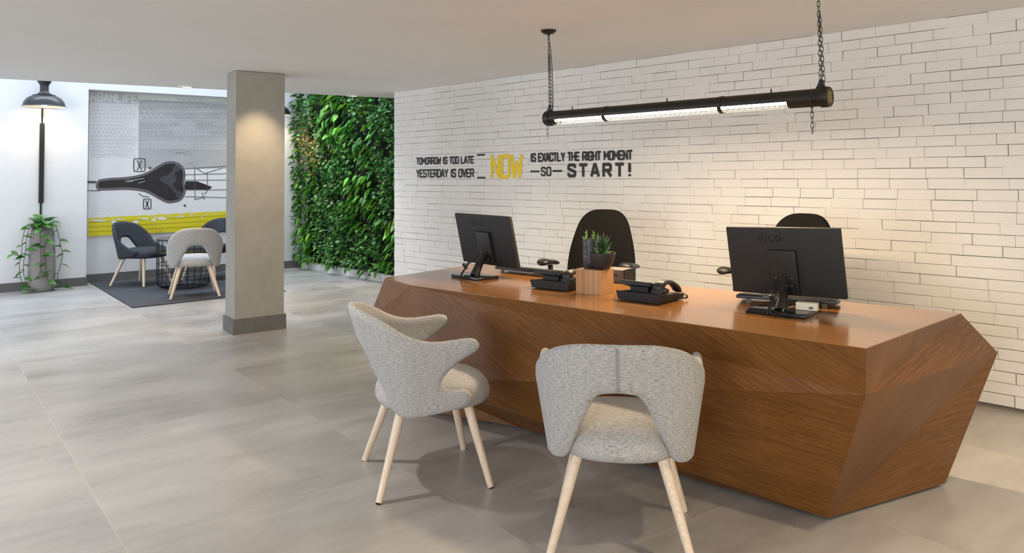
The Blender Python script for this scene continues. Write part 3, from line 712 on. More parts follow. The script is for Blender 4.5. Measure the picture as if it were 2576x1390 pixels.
ch4 = make_chair('side', 'charcoal dotted armless chair left of the wire table', M_DARKF, M_DARKF, g); ch4.location = (-4.73, 9.64, RZ); ch4.rotation_euler = (0, 0, -R(104))
ch5 = copy_tree(ch4); ch5['label'] = 'charcoal dotted armless chair half hidden by the cement pillar'; ch5.location = (-4.064, 10.125, RZ); ch5.rotation_euler = (0, 0, -R(194))

# ------------------------------------------------------------------ rug, wire table
rL, rF, rR = at(228, 712), at(333, 774.7), at(718.7, 733)
rB = rL + (rR - rF)
rc = (rF + rR + rL + rB) / 4; ru = (rR - rF).normalized(); rr_ = thing('area_rug', 'charcoal woven rug under the lounge chairs and wire table', 'rug', (*rc.xy, 0))
rp = [(p.x - rc.x, p.y - rc.y) for p in (rF, rR, rB, rL)]
MB().prism(rp, .0005, .009).build('pile', M_RUG, rr_, fixn=True)
bd = MB(); q_ = [Vector((x, y, .0085)) for x, y in rp]
for i in range(4): bd.tube([q_[i] - Vector((0, 0, .003)), q_[(i + 1) % 4] - Vector((0, 0, .003))], .004, 6)
bd.build('border', mat('rug_border', (.03, .032, .037), 1), rr_)
wt = thing('wire_side_table', 'black wire drum side table between the lounge chairs', 'table', (-4.09, 9.39, .010))
wr = .305; wb = MB()
for i in range(24):
    a_ = 2 * math.pi * i / 24; c_, s_ = math.cos(a_), math.sin(a_)
    pr_2 = [(wr, .585), (wr, .08), (wr - .02, .035), (wr - .06, .008), (wr - .12, .006)]
    wb.tube([(r_ * c_, r_ * s_, z_) for r_, z_ in pr_2], .0042, 6)
for r_, z_ in ((wr, .58), (wr, .42), (wr, .29), (wr, .155), (wr - .12, .006), (wr, .012 + .08)):
    if z_ == .012 + .08: continue
    wb.tube([(r_ * math.cos(2 * math.pi * i / 48), r_ * math.sin(2 * math.pi * i / 48), z_) for i in range(48)], .0045, 6, closed=True)
wb.build('wire_frame', M_WIRE, wt, smooth=True)
MB().lathe([(0, .584), (wr + .004, .584), (wr + .006, .59), (wr + .004, .597), (0, .597)], 48).build('table_top', mat('olive_grey_top', (.09, .088, .075), .5), wt, auto=40)
MB().lathe([(0, .418), (wr - .004, .418), (wr - .004, .432), (wr - .01, .424), (0, .424)], 48).build('shelf_tray', M_BMETAL, wt, auto=40)

# ------------------------------------------------------------------ wall lamps and conduit
def wall_lamp(x_, zrim, label, power):
    p = LP + ld * x_ - ln * .25; t_ = thing('dome_lamp', label, 'lamp', (p.x, p.y, zrim), LROT)
    MB().lathe([(.232, -.004), (.235, 0), (.222, .01), (.212, .05), (.185, .092), (.15, .118), (.122, .128), (.124, .136), (.085, .140), (.084, .148), (.070, .152), (.048, .178), (.046, .182), (.046, .26)], 48).build('shade', mat('black_enamel', (.028, .028, .03), .35, .2), t_, auto=35, fixn=False)
    MB().lathe([(.2315, -.003), (.218, .01), (.207, .048), (.18, .088), (.14, .112), (.05, .13), (0, .131)], 48).build('shade_lining', mat('white_enamel', (.75, .70, .62), .4), t_, smooth=True)
    MB().lathe([(.05, .255), (.05, .262), (.074, .30), (.074, .306), (0, .306)], 32).build('neck_cap', M_BMETAL, t_, auto=40)
    bu = MB(); n = 10
    bu.lathe([(0.001, -.002)] + [(.037 * math.sin(math.pi * i / n), .035 - .037 * math.cos(math.pi * i / n)) for i in range(1, n)] + [(.012, .09), (0.001, .10)], 20)
    bu.build('bulb', mat('warm_bulb', (1, 1, 1), .3, emit=(1, .85, .62), estr=14), t_, smooth=True)
    ar = MB(); ar.tube([(0, 0, .305), (0, .02, .36), (0, .08, .40), (0, .16, .41), (0, .236, .41)], .014, 10); ar.cyl((0, .236, .41), (0, .249, .41), .05, .05, 24); ar.build('wall_arm', M_BMETAL, t_, auto=40)
    l = bpy.data.lights.new('bulb_light', 'SPOT'); l.energy = power; l.color = (1, .80, .55); l.spot_size = R(150); l.spot_blend = .5; l.shadow_soft_size = .03
    o = bpy.data.objects.new('bulb_light', l); COL.objects.link(o); o.parent = t_; o.location = (0, 0, -.01)
    return t_
q = onwall(111, 262, LP - ln * .25, LY); xl_ = (q - LP).dot(ld)
wall_lamp(xl_, onwall(111, 268, LP - ln * .25, LY).z, 'black dome wall lamp above the potted pothos, left of the mural', 7)
q = onwall(690, 289, LP - ln * .25, LY); wall_lamp((q - LP).dot(ld), onwall(700, 289, LP - ln * .25, LY).z, 'black dome wall lamp mostly hidden behind the cement pillar', 9)
cd = thing('cable_conduit', 'thin black vertical conduit with a thicker sleeve on the white wall', 'conduit', (0, 0, 0))
cq = lambda py: onwall(104.5, py, LP - ln * .012, LY)
def cpt(z): v = LP + ld * (onwall(104, 400, LP, LY) - LP).dot(ld) - ln * .012; v.z = z; return v
MB().cyl(cpt(.12), cpt(2.50), .0105, None, 12).build('pipe', M_BMETAL, cd, auto=40)
sl_ = MB(); mid_ = cpt(0); z0_, z1_ = cq(510).z, cq(310).z
sl_.box((0, 0, (z0_ + z1_) / 2), (.05, .046, z1_ - z0_), bev=.003); so_ = sl_.build('sleeve', M_BMETAL, cd); so_.location = (mid_ - ln * .011); so_.rotation_euler = (0, 0, LROT)

# ------------------------------------------------------------------ vase with trailing pothos
vz = LP + ld * ((onwall(104, 700, LP, LY) - LP).dot(ld)) - ln * .27
vz = at(104, 731, 0)
va = thing('tall_vase', 'tall grey woven vase of trailing pothos by the white wall', 'vase', (vz.x, vz.y, 0), LROT)
M_WEAVE = mat('grey_woven_ceramic', (.30, .27, .25), .85); t = NT(M_WEAVE)
wv = t.n('ShaderNodeTexWave', bands_direction='Z', wave_profile='SIN'); t.l(t.coord('Object'), wv.inputs['Vector']); wv.inputs['Scale'].default_value = 22; wv.inputs['Distortion'].default_value = .8
ck = t.n('ShaderNodeTexWave', bands_direction='X', wave_profile='SIN'); t.l(t.coord('UV', (1, 1, 1)), ck.inputs['Vector']); ck.inputs['Scale'].default_value = 16
ff = t.math('MULTIPLY', wv.outputs['Fac'], ck.outputs['Fac']); t.base(t.ramp(ff, [(.0, (.22, .20, .19)), (.25, (.36, .335, .32)), (.8, (.47, .44, .42))])); t.bump(ff, .6, .006)
prof = [(0, .002), (.118, .002), (.136, .02), (.141, .10), (.140, .25), (.138, .40), (.134, .55), (.126, .66), (.116, .71)]
vb = MB(); n = 40; vs = [(r_ * math.cos(2 * math.pi * i / n), r_ * math.sin(2 * math.pi * i / n), z_) for r_, z_ in prof for i in range(n)]; fs, uv = [], []
for j in range(len(prof) - 1):
    for i in range(n): k_ = (i + 1) % n; fs.append((j * n + i, j * n + k_, (j + 1) * n + k_, (j + 1) * n + i)); uv.append([(i / n * 3.2, prof[j][1]), ((i + 1) / n * 3.2, prof[j][1]), ((i + 1) / n * 3.2, prof[j + 1][1]), (i / n * 3.2, prof[j + 1][1])])
vb.add(vs, fs, 0, uv); vb.build('vase_body', M_WEAVE, va, smooth=True)
MB().lathe([(.116, .708), (.117, .72), (.106, .775), (.094, .778), (.09, .76), (0, .755)], 40).build('vase_neck', mat('grey_ceramic', (.20, .19, .18), .7), va, smooth=True)
rv = random.Random(4)
GRN = ((.07, .22, .03), (.10, .28, .05), (.05, .17, .03), (.14, .33, .07), (.08, .24, .06))
def vine(pts, parent, n_leaf, name='vine'):
    sm_ = [Vector(p) for p in smooth(pts, 6, closed=False)]
    o = MB().tube(sm_, .0035, 6).build(name, mat('stem', (.10, .09, .04), .7), parent, smooth=True)
    f = Foliage()
    for i in range(n_leaf):
        p = sm_[min(len(sm_) - 1, int((i + .6) / n_leaf * len(sm_)))]; sd_ = 1 if i % 2 else -1; L = rv.uniform(.075, .125)
        f.leaf(p, (sd_ * rv.uniform(.5, 1), -rv.uniform(.2, .8), rv.uniform(-.35, .3)), rv.uniform(-.9, .2), L, L * rv.uniform(.5, .62), rv.choice(GRN))
    f.build('leaves', o); return o
vine([(-.06, -.06, .77), (-.13, -.10, .78), (-.165, -.09, .66), (-.175, -.07, .5), (-.19, -.05, .35), (-.185, -.05, .2), (-.14, -.10, .05), (-.10, -.16, .03)], va, 13)
vine([(-.07, -.03, .77), (-.15, -.05, .80), (-.20, -.04, .66), (-.21, -.03, .45), (-.23, -.02, .30), (-.20, -.03, .12), (-.17, -.05, .06)], va, 11)
vine([(-.02, -.08, .77), (-.03, -.13, .78), (-.04, -.15, .65), (-.03, -.15, .45), (-.03, -.155, .3), (-.05, -.155, .15)], va, 9)
vine([(.04, -.08, .77), (.06, -.125, .77), (.03, -.15, .62), (0, -.15, .5), (.02, -.155, .33), (.03, -.15, .2), (.05, -.155, .12)], va, 10)
vine([(.06, -.02, .77), (.13, -.04, .78), (.17, -.05, .62), (.19, -.05, .5), (.21, -.04, .42), (.18, -.03, .25), (.16, -.04, .12), (.22, -.08, .03), (.27, -.10, .04)], va, 13)
vine([(-.19, -.06, .42), (-.24, -.07, .44), (-.29, -.07, .46), (-.32, -.08, .50)], va, 4)
tf = Foliage()
for i in range(26):
    a_ = rv.uniform(0, 6.28); r0 = rv.uniform(0, .09); L = rv.uniform(.09, .15); el = rv.uniform(-.3, 1)
    tf.leaf((r0 * math.cos(a_), r0 * math.sin(a_), .78 + rv.uniform(0, .09)), (math.cos(a_), math.sin(a_) - .3, el), rv.uniform(-.5, .5), L, L * .62, rv.choice(GRN))
tf.build('crown_leaves', va)

# ------------------------------------------------------------------ linear pendant lamp over the desk
PA, PB = onwall(1374, 298, (.179, 4.865), -45.1), onwall(2092, 243, (.179, 4.865), -45.1)
pdir = (PB - PA); plen = Vector((pdir.x, pdir.y, 0)).length; PZ = 1.703
lp = thing('linear_pendant_lamp', 'long black tube pendant lamp hanging on chains over the desk', 'lamp', (PA.x, PA.y, PZ), math.atan2(pdir.y, pdir.x))
M_LAMPB = mat('aged_black_metal', (.025, .022, .018), .4, .5)
def ring_x(mb, x0, x1, r, n=32, r1=None): return mb.cyl((x0, 0, 0), (x1, 0, 0), r, r1, n)
def arc_shell(mb, x0, x1, r, a0, a1, th=.0025, n=28):       # angle 0 = down, turning towards the camera side (-y)
    vs = []; fs = []
    for i in range(n + 1):
        a_ = R(a0 + (a1 - a0) * i / n)
        for rr in (r, r - th):
            for x_ in (x0, x1): vs.append((x_, -rr * math.sin(a_), -rr * math.cos(a_)))
    for i in range(n):
        b = i * 4; d2 = b + 4; fs += [(b, b + 1, d2 + 1, d2), (b + 2, d2 + 2, d2 + 3, b + 3), (b, d2, d2 + 2, b + 2), (b + 1, b + 3, d2 + 3, d2 + 1)]
    fs += [(0, 2, 3, 1), (n * 4, n * 4 + 1, n * 4 + 3, n * 4 + 2)]
    return mb.add(vs, fs)
x_a, x_b = .10, plen - .20
b1 = MB(); arc_shell(b1, x_a, x_b, .043, 72, 288); b1.build('reflector_housing', M_LAMPB, lp, auto=40, fixn=True)
for x0, x1 in ((0.02, x_a + .004), (x_b - .004, plen - .02)):
    MB().cyl((x0, 0, 0), (x1, 0, 0), .0435, None, 40).build('end_sleeve', M_LAMPB, lp, auto=40)
for sx, x0 in ((-1, .02), (1, plen - .02)):
    ec = MB(); My = Matrix.Rotation(R(90) * sx, 3, 'Y')
    ec.lathe([(.0435, -.03), (.049, -.028), (.05, -.002), (.047, .012), (.034, .014), (.032, .006), (0, .006)], 40, (x0, 0, 0), My); e0 = ec.build('end_cap', M_LAMPB, lp, auto=40)
    gr = MB(); xo = x0 + sx * .012
    for k_ in range(-2, 3): hh = math.sqrt(.033 ** 2 - (k_ * .011) ** 2); gr.cyl((xo, k_ * .011, -hh), (xo, k_ * .011, hh), .0013, None, 6); gr.cyl((xo, -hh, k_ * .011), (xo, hh, k_ * .011), .0013, None, 6)
    gr.build('end_grille', mat('brass_grille', (.35, .28, .12), .4, .8), e0)
for px_ in (1527, 1818):
    q = onwall(px_, 275, (.179, 4.865), -45.1); x_ = (q - PA).xy.length
    bb = MB(); arc_shell(bb, x_ - .011, x_ + .011, .0455, -180, 180, .003, 40); bb.build('clamp_band', M_LAMPB, lp, auto=40, fixn=True)
MB().cyl((x_a, 0, -.004), (x_b, 0, -.004), .019, None, 24).build('light_tube', mat('glowing_tube', (1, 1, 1), .3, emit=(1, .80, .52), estr=22), lp, smooth=True)
gm = MB(); nr = int((x_b - x_a) / .016)
for j in range(-3, 4):
    a_ = R(j * 22); gm.tube([(x_a, -.0425 * math.sin(a_), -.0425 * math.cos(a_)), (x_b, -.0425 * math.sin(a_), -.0425 * math.cos(a_))], .0007, 4)
for i in range(nr):
    x_ = x_a + .008 + i * .016; sg_ = 1 if i % 2 else -1
    gm.tube([(x_ + sg_ * .005 * (k_ % 2), -.0425 * math.sin(R(k_ * 22)), -.0425 * math.cos(R(k_ * 22))) for k_ in range(-3, 4)], .0007, 4)
gm.build('mesh_guard', M_STEEL, lp)
la = bpy.data.lights.new('tube_light', 'AREA'); la.shape = 'RECTANGLE'; la.size = x_b - x_a; la.size_y = .05; la.energy = 27; la.color = (1, .76, .48)
lo_ = bpy.data.objects.new('tube_light', la); COL.objects.link(lo_); lo_.parent = lp; lo_.location = ((x_a + x_b) / 2, 0, -.05)
def chain(mb, p0, p1, pitch=.023, wl=.0065, r=.0017):
    p0, p1 = Vector(p0), Vector(p1); n = max(1, round((p1 - p0).length / pitch)); d = (p1 - p0) / n; u_ = d.normalized(); a = Vector((1, 0, 0)) if abs(u_.x) < .9 else Vector((0, 1, 0)); a = (a - u_ * a.dot(u_)).normalized(); b = u_.cross(a)
    for i in range(n):
        c_ = p0 + d * (i + .5); sd_ = a if i % 2 else b; hl = d.length * .62 - wl
        pts = [c_ + u_ * (hl + wl * math.sin(t_)) + sd_ * wl * math.cos(t_) for t_ in [math.pi * k_ / 5 for k_ in range(6)]] + [c_ - u_ * (hl + wl * math.sin(t_)) - sd_ * wl * math.cos(t_) for t_ in [math.pi * k_ / 5 for k_ in range(6)]]
        mb.tube(pts, r, 5, closed=True)
cz = H - PZ
for x_, can in ((.03, 1), (plen - .05, 1)):
    lu = MB(); Mx = Matrix(((1, 0, 0, x_), (0, 0, 1, -.003), (0, 1, 0, 0), (0, 0, 0, 1)))
    lu.prism([(-.028, .038), (.028, .038), (.012, .066), (.005, .086), (-.005, .086), (-.012, .066)], 0, .006, Mx); lu.build('hanging_lug', M_LAMPB, lp, fixn=True)
    ch = MB(); chain(ch, (x_, 0, .082), (x_ - .003, 0, cz - .035)); ch.build('chain', M_LAMPB, lp, smooth=True)
    ch = MB(); chain(ch, (x_ + .013, .006, .055), (x_ + .002, 0, cz - .16)); ch.build('return_chain', M_LAMPB, lp, smooth=True)
    cn = MB().lathe([(0, cz - .034), (.008, cz - .034), (.011, cz - .026), (.03, cz - .024), (.046, cz - .012), (.050, cz - .001), (0, cz - .001)], 32, (x_ - .003, 0, 0)); cn.build('ceiling_canopy', M_LAMPB, lp, auto=40)
MB().tube(smooth([(.027, 0, cz - .03), (.035, .008, cz - .12), (.045, .01, cz - .25), (.05, .012, .12), (.045, .01, .044)], 6, closed=False), .0024, 6).build('power_cord', M_RUBBER, lp, smooth=True)
for x_, zz in ((.055, -.125), (plen - .075, -.17)):
    ch = MB(); chain(ch, (x_, -.0465, .0), (x_, -.0465, zz)); ch.build('loose_chain', M_LAMPB, lp, smooth=True)
for x_ in (.22, plen - .30, plen * .5): MB().cyl((x_, 0, .042), (x_, 0, .062), .004, .003, 10).build('thumb_screw', M_LAMPB, lp, auto=40)

# ------------------------------------------------------------------ monitors
def monitor(name, cx_, cy_, cz_, yaw, tilt, roll, base, label, swing=0):
    t_ = thing(name, label, 'monitor', (cx_, cy_, TZ), -R(yaw), 'monitors on the desk')
    w_, h_ = .51, .309
    Mt = Matrix.Translation((0, 0, cz_ - TZ)) @ Matrix.Rotation(-R(tilt), 4, 'X') @ Matrix.Rotation(-R(roll), 4, 'Y')
    def part(mb, nm, mt, par=None, **k):
        o = mb.build(nm, mt, par or t_, **k)
        if par is None: o.matrix_local = Mt
        return o
    part(MB().box((0, 0, 0), (w_, .022, h_), bev=.006), 'housing', M_PLASTM, auto=40)
    part(MB().box((0, .0112, .004), (w_ - .03, .0012, h_ - .04)), 'screen', M_GLOSSB)
    part(MB().box((.0, -.02, -.045), (.122, .022, .20), bev=.005), 'rear_cover', M_PLAST, auto=40)
    for x_ in (-.036, .036): part(MB().cyl((x_, -.0305, -.068), (x_, -.0325, -.068), .003, .003, 10), 'screw', M_STEEL)
    part(MB().box((-.004, -.034, -.098), (.03, .008, .010), bev=.002), 'video_port', mat('port_metal', (.45, .42, .33), .4, .6))
    part(MB().box((.028, -.038, -.10), (.034, .022, .018), bev=.004), 'plug', M_PLAST, auto=40)
    lg = MB(); x0 = -.055
    stroke(lg, [(x0 + .017 * math.cos(a_ * .3927) - .03, .105 + .017 * math.sin(a_ * .3927)) for a_ in range(17)], .0022, -.0112, .0006)
    stroke(lg, [(x0 - .032, .113), (x0 - .032, .098), (x0 - .022, .098)], .0022, -.0112, .0006)
    text(lg, 'LG', x0 + .0, x0 + .052, .092, .119, .0042, -.0112, .0006, gap=.5)
    part(lg, 'logo', M_GLOSSB)
    bx, by = base
    nk = MB(); zt_ = cz_ - TZ - .115; nk.tube([(0 + .004, -.033 + .03, zt_ + .05), (.004, -.045, zt_), (bx, by + .02, .05), (bx, by, .012)], [.018, .021, .024, .028], 14); nk.build('stand_neck', M_PLAST, t_, auto=60)
    MB().box((bx, by, .008), (.25, .155, .016), bev=.004).build('stand_base', M_GLOSSB, t_, auto=40)
    for k_, (xx, r_) in enumerate(((-.035, .003), (.022, .0038), (.03, .003))):
        cb = MB(); cb.tube(smooth([(xx, -.045, zt_ + .018), (xx - .006, -.075, zt_ - .01), (bx + xx * .3 - .012, by - .03, .09), (bx + xx * .2 - .018, by - .075 - .01 * k_, .024), (bx - .02 + .02 * k_, by - .098, .006 + r_)], 6, closed=False), r_, 8)
        cb.build('cable', M_RUBBER, t_, smooth=True)
    MB().cyl((bx - .012, by - .052, .055), (bx - .018, by - .07, .085), .009, None, 14).build('ferrite_bead', M_PLAST, t_, auto=40)
    return t_
monitor('computer_monitor', -.192, 4.588, .960, 47.8, -13.3, -.6, (.035, -.12), 'black monitor at the left end of the desk, back to camera')
monitor('computer_monitor', 1.183, 3.421, .955, 39.34, -10.5, 1.3, (.035, -.15), 'black monitor at the right end of the desk, back to camera')

# keyboards
def keyboard(p, rot, label):
    t_ = thing('computer_keyboard', label, 'keyboard', (p[0], p[1], TZ), rot, 'keyboards on the desk')
    Mt = Matrix.Rotation(R(-5.5), 3, 'X')
    MB().box((0, 0, .021), (.435, .14, .016), Mt, .005).build('case', M_PLAST, t_, auto=40)
    ky = MB()
    for r_ in range(5):
        for c_ in range(20): v = Mt @ Vector((-.2 + c_ * .0211, -.052 + r_ * .026, .0 )); ky.box((v.x, v.y, v.z + .0305), (.018, .021, .006), Mt)
    k_ = ky.build('keys', M_PLASTM, t_); k_['kind'] = 'stuff'
    for x_ in (-.165, .165): MB().box((x_, -.056, .0095), (.022, .006, .019)).build('tilt_foot', M_GREYP, t_)
    return t_
k2 = (at(1855, 757, TZ) + at(2107, 775, TZ)) / 2
keyboard((k2.x + .02, k2.y + .035), math.atan2(3.392 - 3.599, 1.402 - 1.02), 'black keyboard on tilt feet behind the right monitor stand')
k1 = at(1332, 691, TZ); keyboard((k1.x, k1.y + .05), R(-40), 'black keyboard between the left monitor and left telephone')

# adapter box on the right monitor foot
ad = thing('adapter_box', 'small beige adapter box on the right monitor foot', 'adapter', (1.222, 3.268, TZ + .0165), -R(30))
MB().box((0, 0, .016), (.088, .04, .032), bev=.003).build('case', M_BEIGE, ad, auto=40)
MB().box((.018, -.0203, .012), (.016, .001, .009)).build('socket', M_PLAST, ad)
MB().tube([(-.043, 0, .012), (-.058, 0, .012), (-.068, -.01, .008), (-.085, -.06, .004), (-.09, -.11, -.01)], .002, 6).build('lead', mat('grey_cable', (.45, .42, .38), .5), ad, smooth=True)

# telephones
def phone(p, rot, label):
    t_ = thing('desk_telephone', label, 'telephone', (p[0], p[1], TZ), rot, 'desk telephones')
    ba = MB(); w0, w1, d0, d1 = .228, .245, .205, .215
    b_ = [(-w0 / 2, -d0 / 2), (w0 / 2, -d0 / 2), (w0 / 2, d0 / 2), (-w0 / 2, d0 / 2)]; c_ = [(-w1 / 2, -d1 / 2), (w1 / 2, -d1 / 2), (w1 / 2, d1 / 2), (-w1 / 2, d1 / 2)]
    zz = [.045, .045, .028, .028]
    ba.add([(x, y, .004) for x, y in b_] + [(x, y, z) for (x, y), z in zip(c_, zz)], [(3, 2, 1, 0), (4, 5, 6, 7), (0, 1, 5, 4), (1, 2, 6, 5), (2, 3, 7, 6), (3, 0, 4, 7)]); ba.build('base', M_PLASTM, t_, fixn=True)
    ft = MB()
    for x_ in (-.09, .09):
        for y_ in (-.08, .08): ft.cyl((x_, y_, 0), (x_, y_, .005), .008, None, 12)
    ft.build('rubber_feet', M_RUBBER, t_)
    Mt = Matrix.Rotation(R(-17), 3, 'X')
    MB().box((-.032, -.002, .060), (.175, .17, .020), Mt, .004).build('keypad_panel', M_PLAST, t_, auto=40)
    MB().box((-.032, -.02, .050), (.10, .05, .03)).build('panel_hinge', M_PLASTM, t_)
    MB().box((.088, -.06, .052), (.055, .06, .022), bev=.004).build('cradle', M_PLASTM, t_, auto=40)
    hs = MB(); pr = [(-.085, .066, .022, .020), (-.07, .074, .026, .024), (-.05, .084, .026, .020), (-.03, .090, .021, .013), (.0, .092, .018, .011), (.04, .084, .018, .011), (.07, .068, .020, .014), (.09, .052, .024, .016), (.105, .042, .020, .012)]
    vs = []; n = 16
    for y_, z_, wx, hz in pr:
        for i in range(n): a_ = 2 * math.pi * i / n; vs.append((.088 + wx * math.copysign(abs(math.cos(a_)) ** .7, math.cos(a_)), y_, z_ + hz * math.copysign(abs(math.sin(a_)) ** .7, math.sin(a_))))
    fs = [(j * n + i, j * n + (i + 1) % n, (j + 1) * n + (i + 1) % n, (j + 1) * n + i) for j in range(len(pr) - 1) for i in range(n)] + [tuple(range(n)), tuple(range((len(pr) - 1) * n, len(pr) * n))]
    hs.add(vs, fs); hs.build('handset', M_PLAST, t_, smooth=True, fixn=True)
    co = []; base_ = [Vector((.10, .112, .035)), Vector((.128, .118, .018)), Vector((.138, .10, .012)), Vector((.134, .07, .012)), Vector((.125, .05, .014))]
    sm_ = [Vector(q) for q in smooth(base_, 24, closed=False)]
    for i, p_ in enumerate(sm_): a_ = i * 1.1; co.append(p_ + Vector((0, math.cos(a_) * .004, math.sin(a_) * .004)))
    MB().tube(co, .0015, 5).build('coiled_cord', M_RUBBER, t_, smooth=True)
    return t_
def place(a, b, dep_):
    a, b = at(*a, TZ), at(*b, TZ); u_ = (b - a).normalized(); n = Vector((-u_.y, u_.x, 0)); return (a + b) / 2 + n * dep_ / 2, math.atan2(u_.y, u_.x)
p_, r_ = place((1553.5, 753.4), (1660.4, 767), .205); phone(p_, r_, 'black telephone on the desk right of the wooden cube')
p_, r_ = place((1336, 723.6), (1431, 733.5), .205); phone(p_, r_, 'black telephone on the desk left of the wooden cube')

# wooden cube, pots, grey box
cf, cl_, cr = at(1511.5, 742.7, TZ), at(1449, 736.3, TZ), at(1552, 736, TZ)
u_ = (cf - cl_).normalized(); CW = (cf - cl_).length; cn_ = Vector((-u_.y, u_.x, 0)); CD = .128; CHT = .121
wc = MB().box((0, 0, CHT / 2), (CW, CD, CHT), bev=.001).build('wooden_cube', M_OAK); tag(wc, 'oak veneered cube standing on the desk as a plant stand', 'block'); cc = (cf + cl_) / 2 + cn_ * CD / 2; wc.location = cc; wc.rotation_euler = (0, 0, math.atan2(u_.y, u_.x))
CT = TZ + CHT
def soil(r, z): return MB().lathe([(0, z), (r, z)], 24)
M_SOIL = mat('soil', (.09, .065, .04), 1)
bp_ = onwall(1515, 676, (cc.x + .01, cc.y - .03), 90)
bpx = onwall(1515, 640, (0, cc.y - .022), 90).x
bp = thing('bowl_pot', 'black conical bowl of spiky succulent on the oak cube', 'potted plant', (bpx, cc.y - .034, CT + .0004))
MB().lathe([(0, .001), (.034, .001), (.038, .004), (.052, .030), (.061, .058), (.0655, .080), (.0655, .082), (.062, .082), (.058, .060), (.045, .03), (0, .01)], 40).build('bowl', mat('black_glazed', (.02, .019, .019), .5), bp, auto=50)
soil(.060, .074).build('soil', M_SOIL, bp)
M_SUCC = mat('succulent_green', (.06, .15, .03), .45); t = NT(M_SUCC); a = t.n('ShaderNodeAttribute', attribute_name='tint'); t.base(a.outputs['Color'])
sp_ = Foliage(); rq = random.Random(12)
def spike(f, p, d, L, w_, col):
    d = Vector(d).normalized(); a = d.orthogonal().normalized(); b = d.cross(a); n = 6; vs = []; prof_ = ((0, .7), (.2, 1), (.5, .8), (.8, .4), (1, .03))
    sag = Vector((0, 0, 1)) * L * .18
    for t_, r_ in prof_:
        for i in range(n): an = 2 * math.pi * i / n; vs.append(Vector(p) + d * L * t_ + sag * t_ * t_ + a * math.cos(an) * w_ * r_ + b * math.sin(an) * w_ * r_ * .55)
    fs = [(j * n + i, j * n + (i + 1) % n, (j + 1) * n + (i + 1) % n, (j + 1) * n + i) for j in range(4) for i in range(n)]
    f.mb.add(vs, fs); f.c += [tuple(q * (1 + .9 * (k // n) / 4) for q in col) for k in range(len(vs))]
for lv in range(7):
    for k in range(5):
        a_ = k * 1.257 + lv * .62; el = .05 + lv * .33; sp_.mb
        spike(sp_, (.006 * math.cos(a_), .006 * math.sin(a_), .078 + lv * .008), (math.cos(a_), math.sin(a_), el), rq.uniform(.045, .056), .0082, rq.choice(((.022, .05, .02), (.03, .075, .025), (.045, .12, .03), (.02, .045, .02))))
so2 = sp_.build('succulent', bp); so2.data.materials[0] = M_SUCC
px_ = onwall(1490, 640, (0, cc.y + .028), 90)
cp = thing('cylinder_pot', 'dark cylindrical pot with small sprouts behind the bowl on the cube', 'potted plant', (px_.x - .010, cc.y + .030, CT + .0004))
cm = MB(); n = 36; vs = []; 
for j, (r_, z_) in enumerate(((0, .001), (.032, .001), (.037, .008), (.0375, .05), (.037, .10), (.038, .148), (.0345, .148), (.034, .14), (0, .139))):
    for i in range(n):
        a_ = 2 * math.pi * i / n; ear = max(0, math.cos(2 * a_)) ** 6 if z_ > .145 else 0
        vs.append((r_ * (1 + .07 * ear) * math.cos(a_), r_ * (1 + .07 * ear) * math.sin(a_), z_ + .012 * ear))
cm.add(vs, [(j * n + i, j * n + (i + 1) % n, (j + 1) * n + (i + 1) % n, (j + 1) * n + i) for j in range(8) for i in range(n)])
M_POT = mat('dark_mottled_glaze', (.03, .03, .035), .4); t = NT(M_POT); t.base(t.ramp(t.noise(t.coord(), 45, 6, .7, 1), [(.45, (.018, .018, .022)), (.72, (.13, .13, .15))])); cm.build('pot', M_POT, cp, auto=50)
sp2 = Foliage()
for k in range(16):
    bx_ = (-.018 if k % 2 else .018) + rq.uniform(-.004, .004); spike(sp2, (bx_, rq.uniform(-.008, .008), .142 + .0022 * k), (rq.uniform(-.7, .7), rq.uniform(-.5, .5), .8), .016, .003, (.13, .30, .04))
for bx_ in (-.018, .018): spike(sp2, (bx_, 0, .138), (.1, 0, 1), .036, .003, (.13, .30, .04))
so3 = sp2.build('sprouts', cp); so3.data.materials[0] = M_SUCC
gb = at(1560, 712, TZ)
gx = thing('grey_device_box', 'small grey vented device box behind the oak cube', 'electronic device', (gb.x + .0, gb.y + .07, TZ), R(-36))
MB().box((0, 0, .037), (.13, .12, .070), bev=.003).build('case', M_GREYP, gx, auto=40)
vt = MB()
for i in range(12): vt.box((-.04 + i * .006, -.0603, .042), (.003, .001, .022))
vt.build('vent_slots', M_PLAST, gx); MB().box((.068, 0, .037), (.008, .122, .074), bev=.002).build('side_panel', M_PLAST, gx)
ft = MB()
for x_ in (-.06, .06): ft.box((x_, 0, .0015), (.015, .09, .003))
ft.build('feet', M_RUBBER, gx)

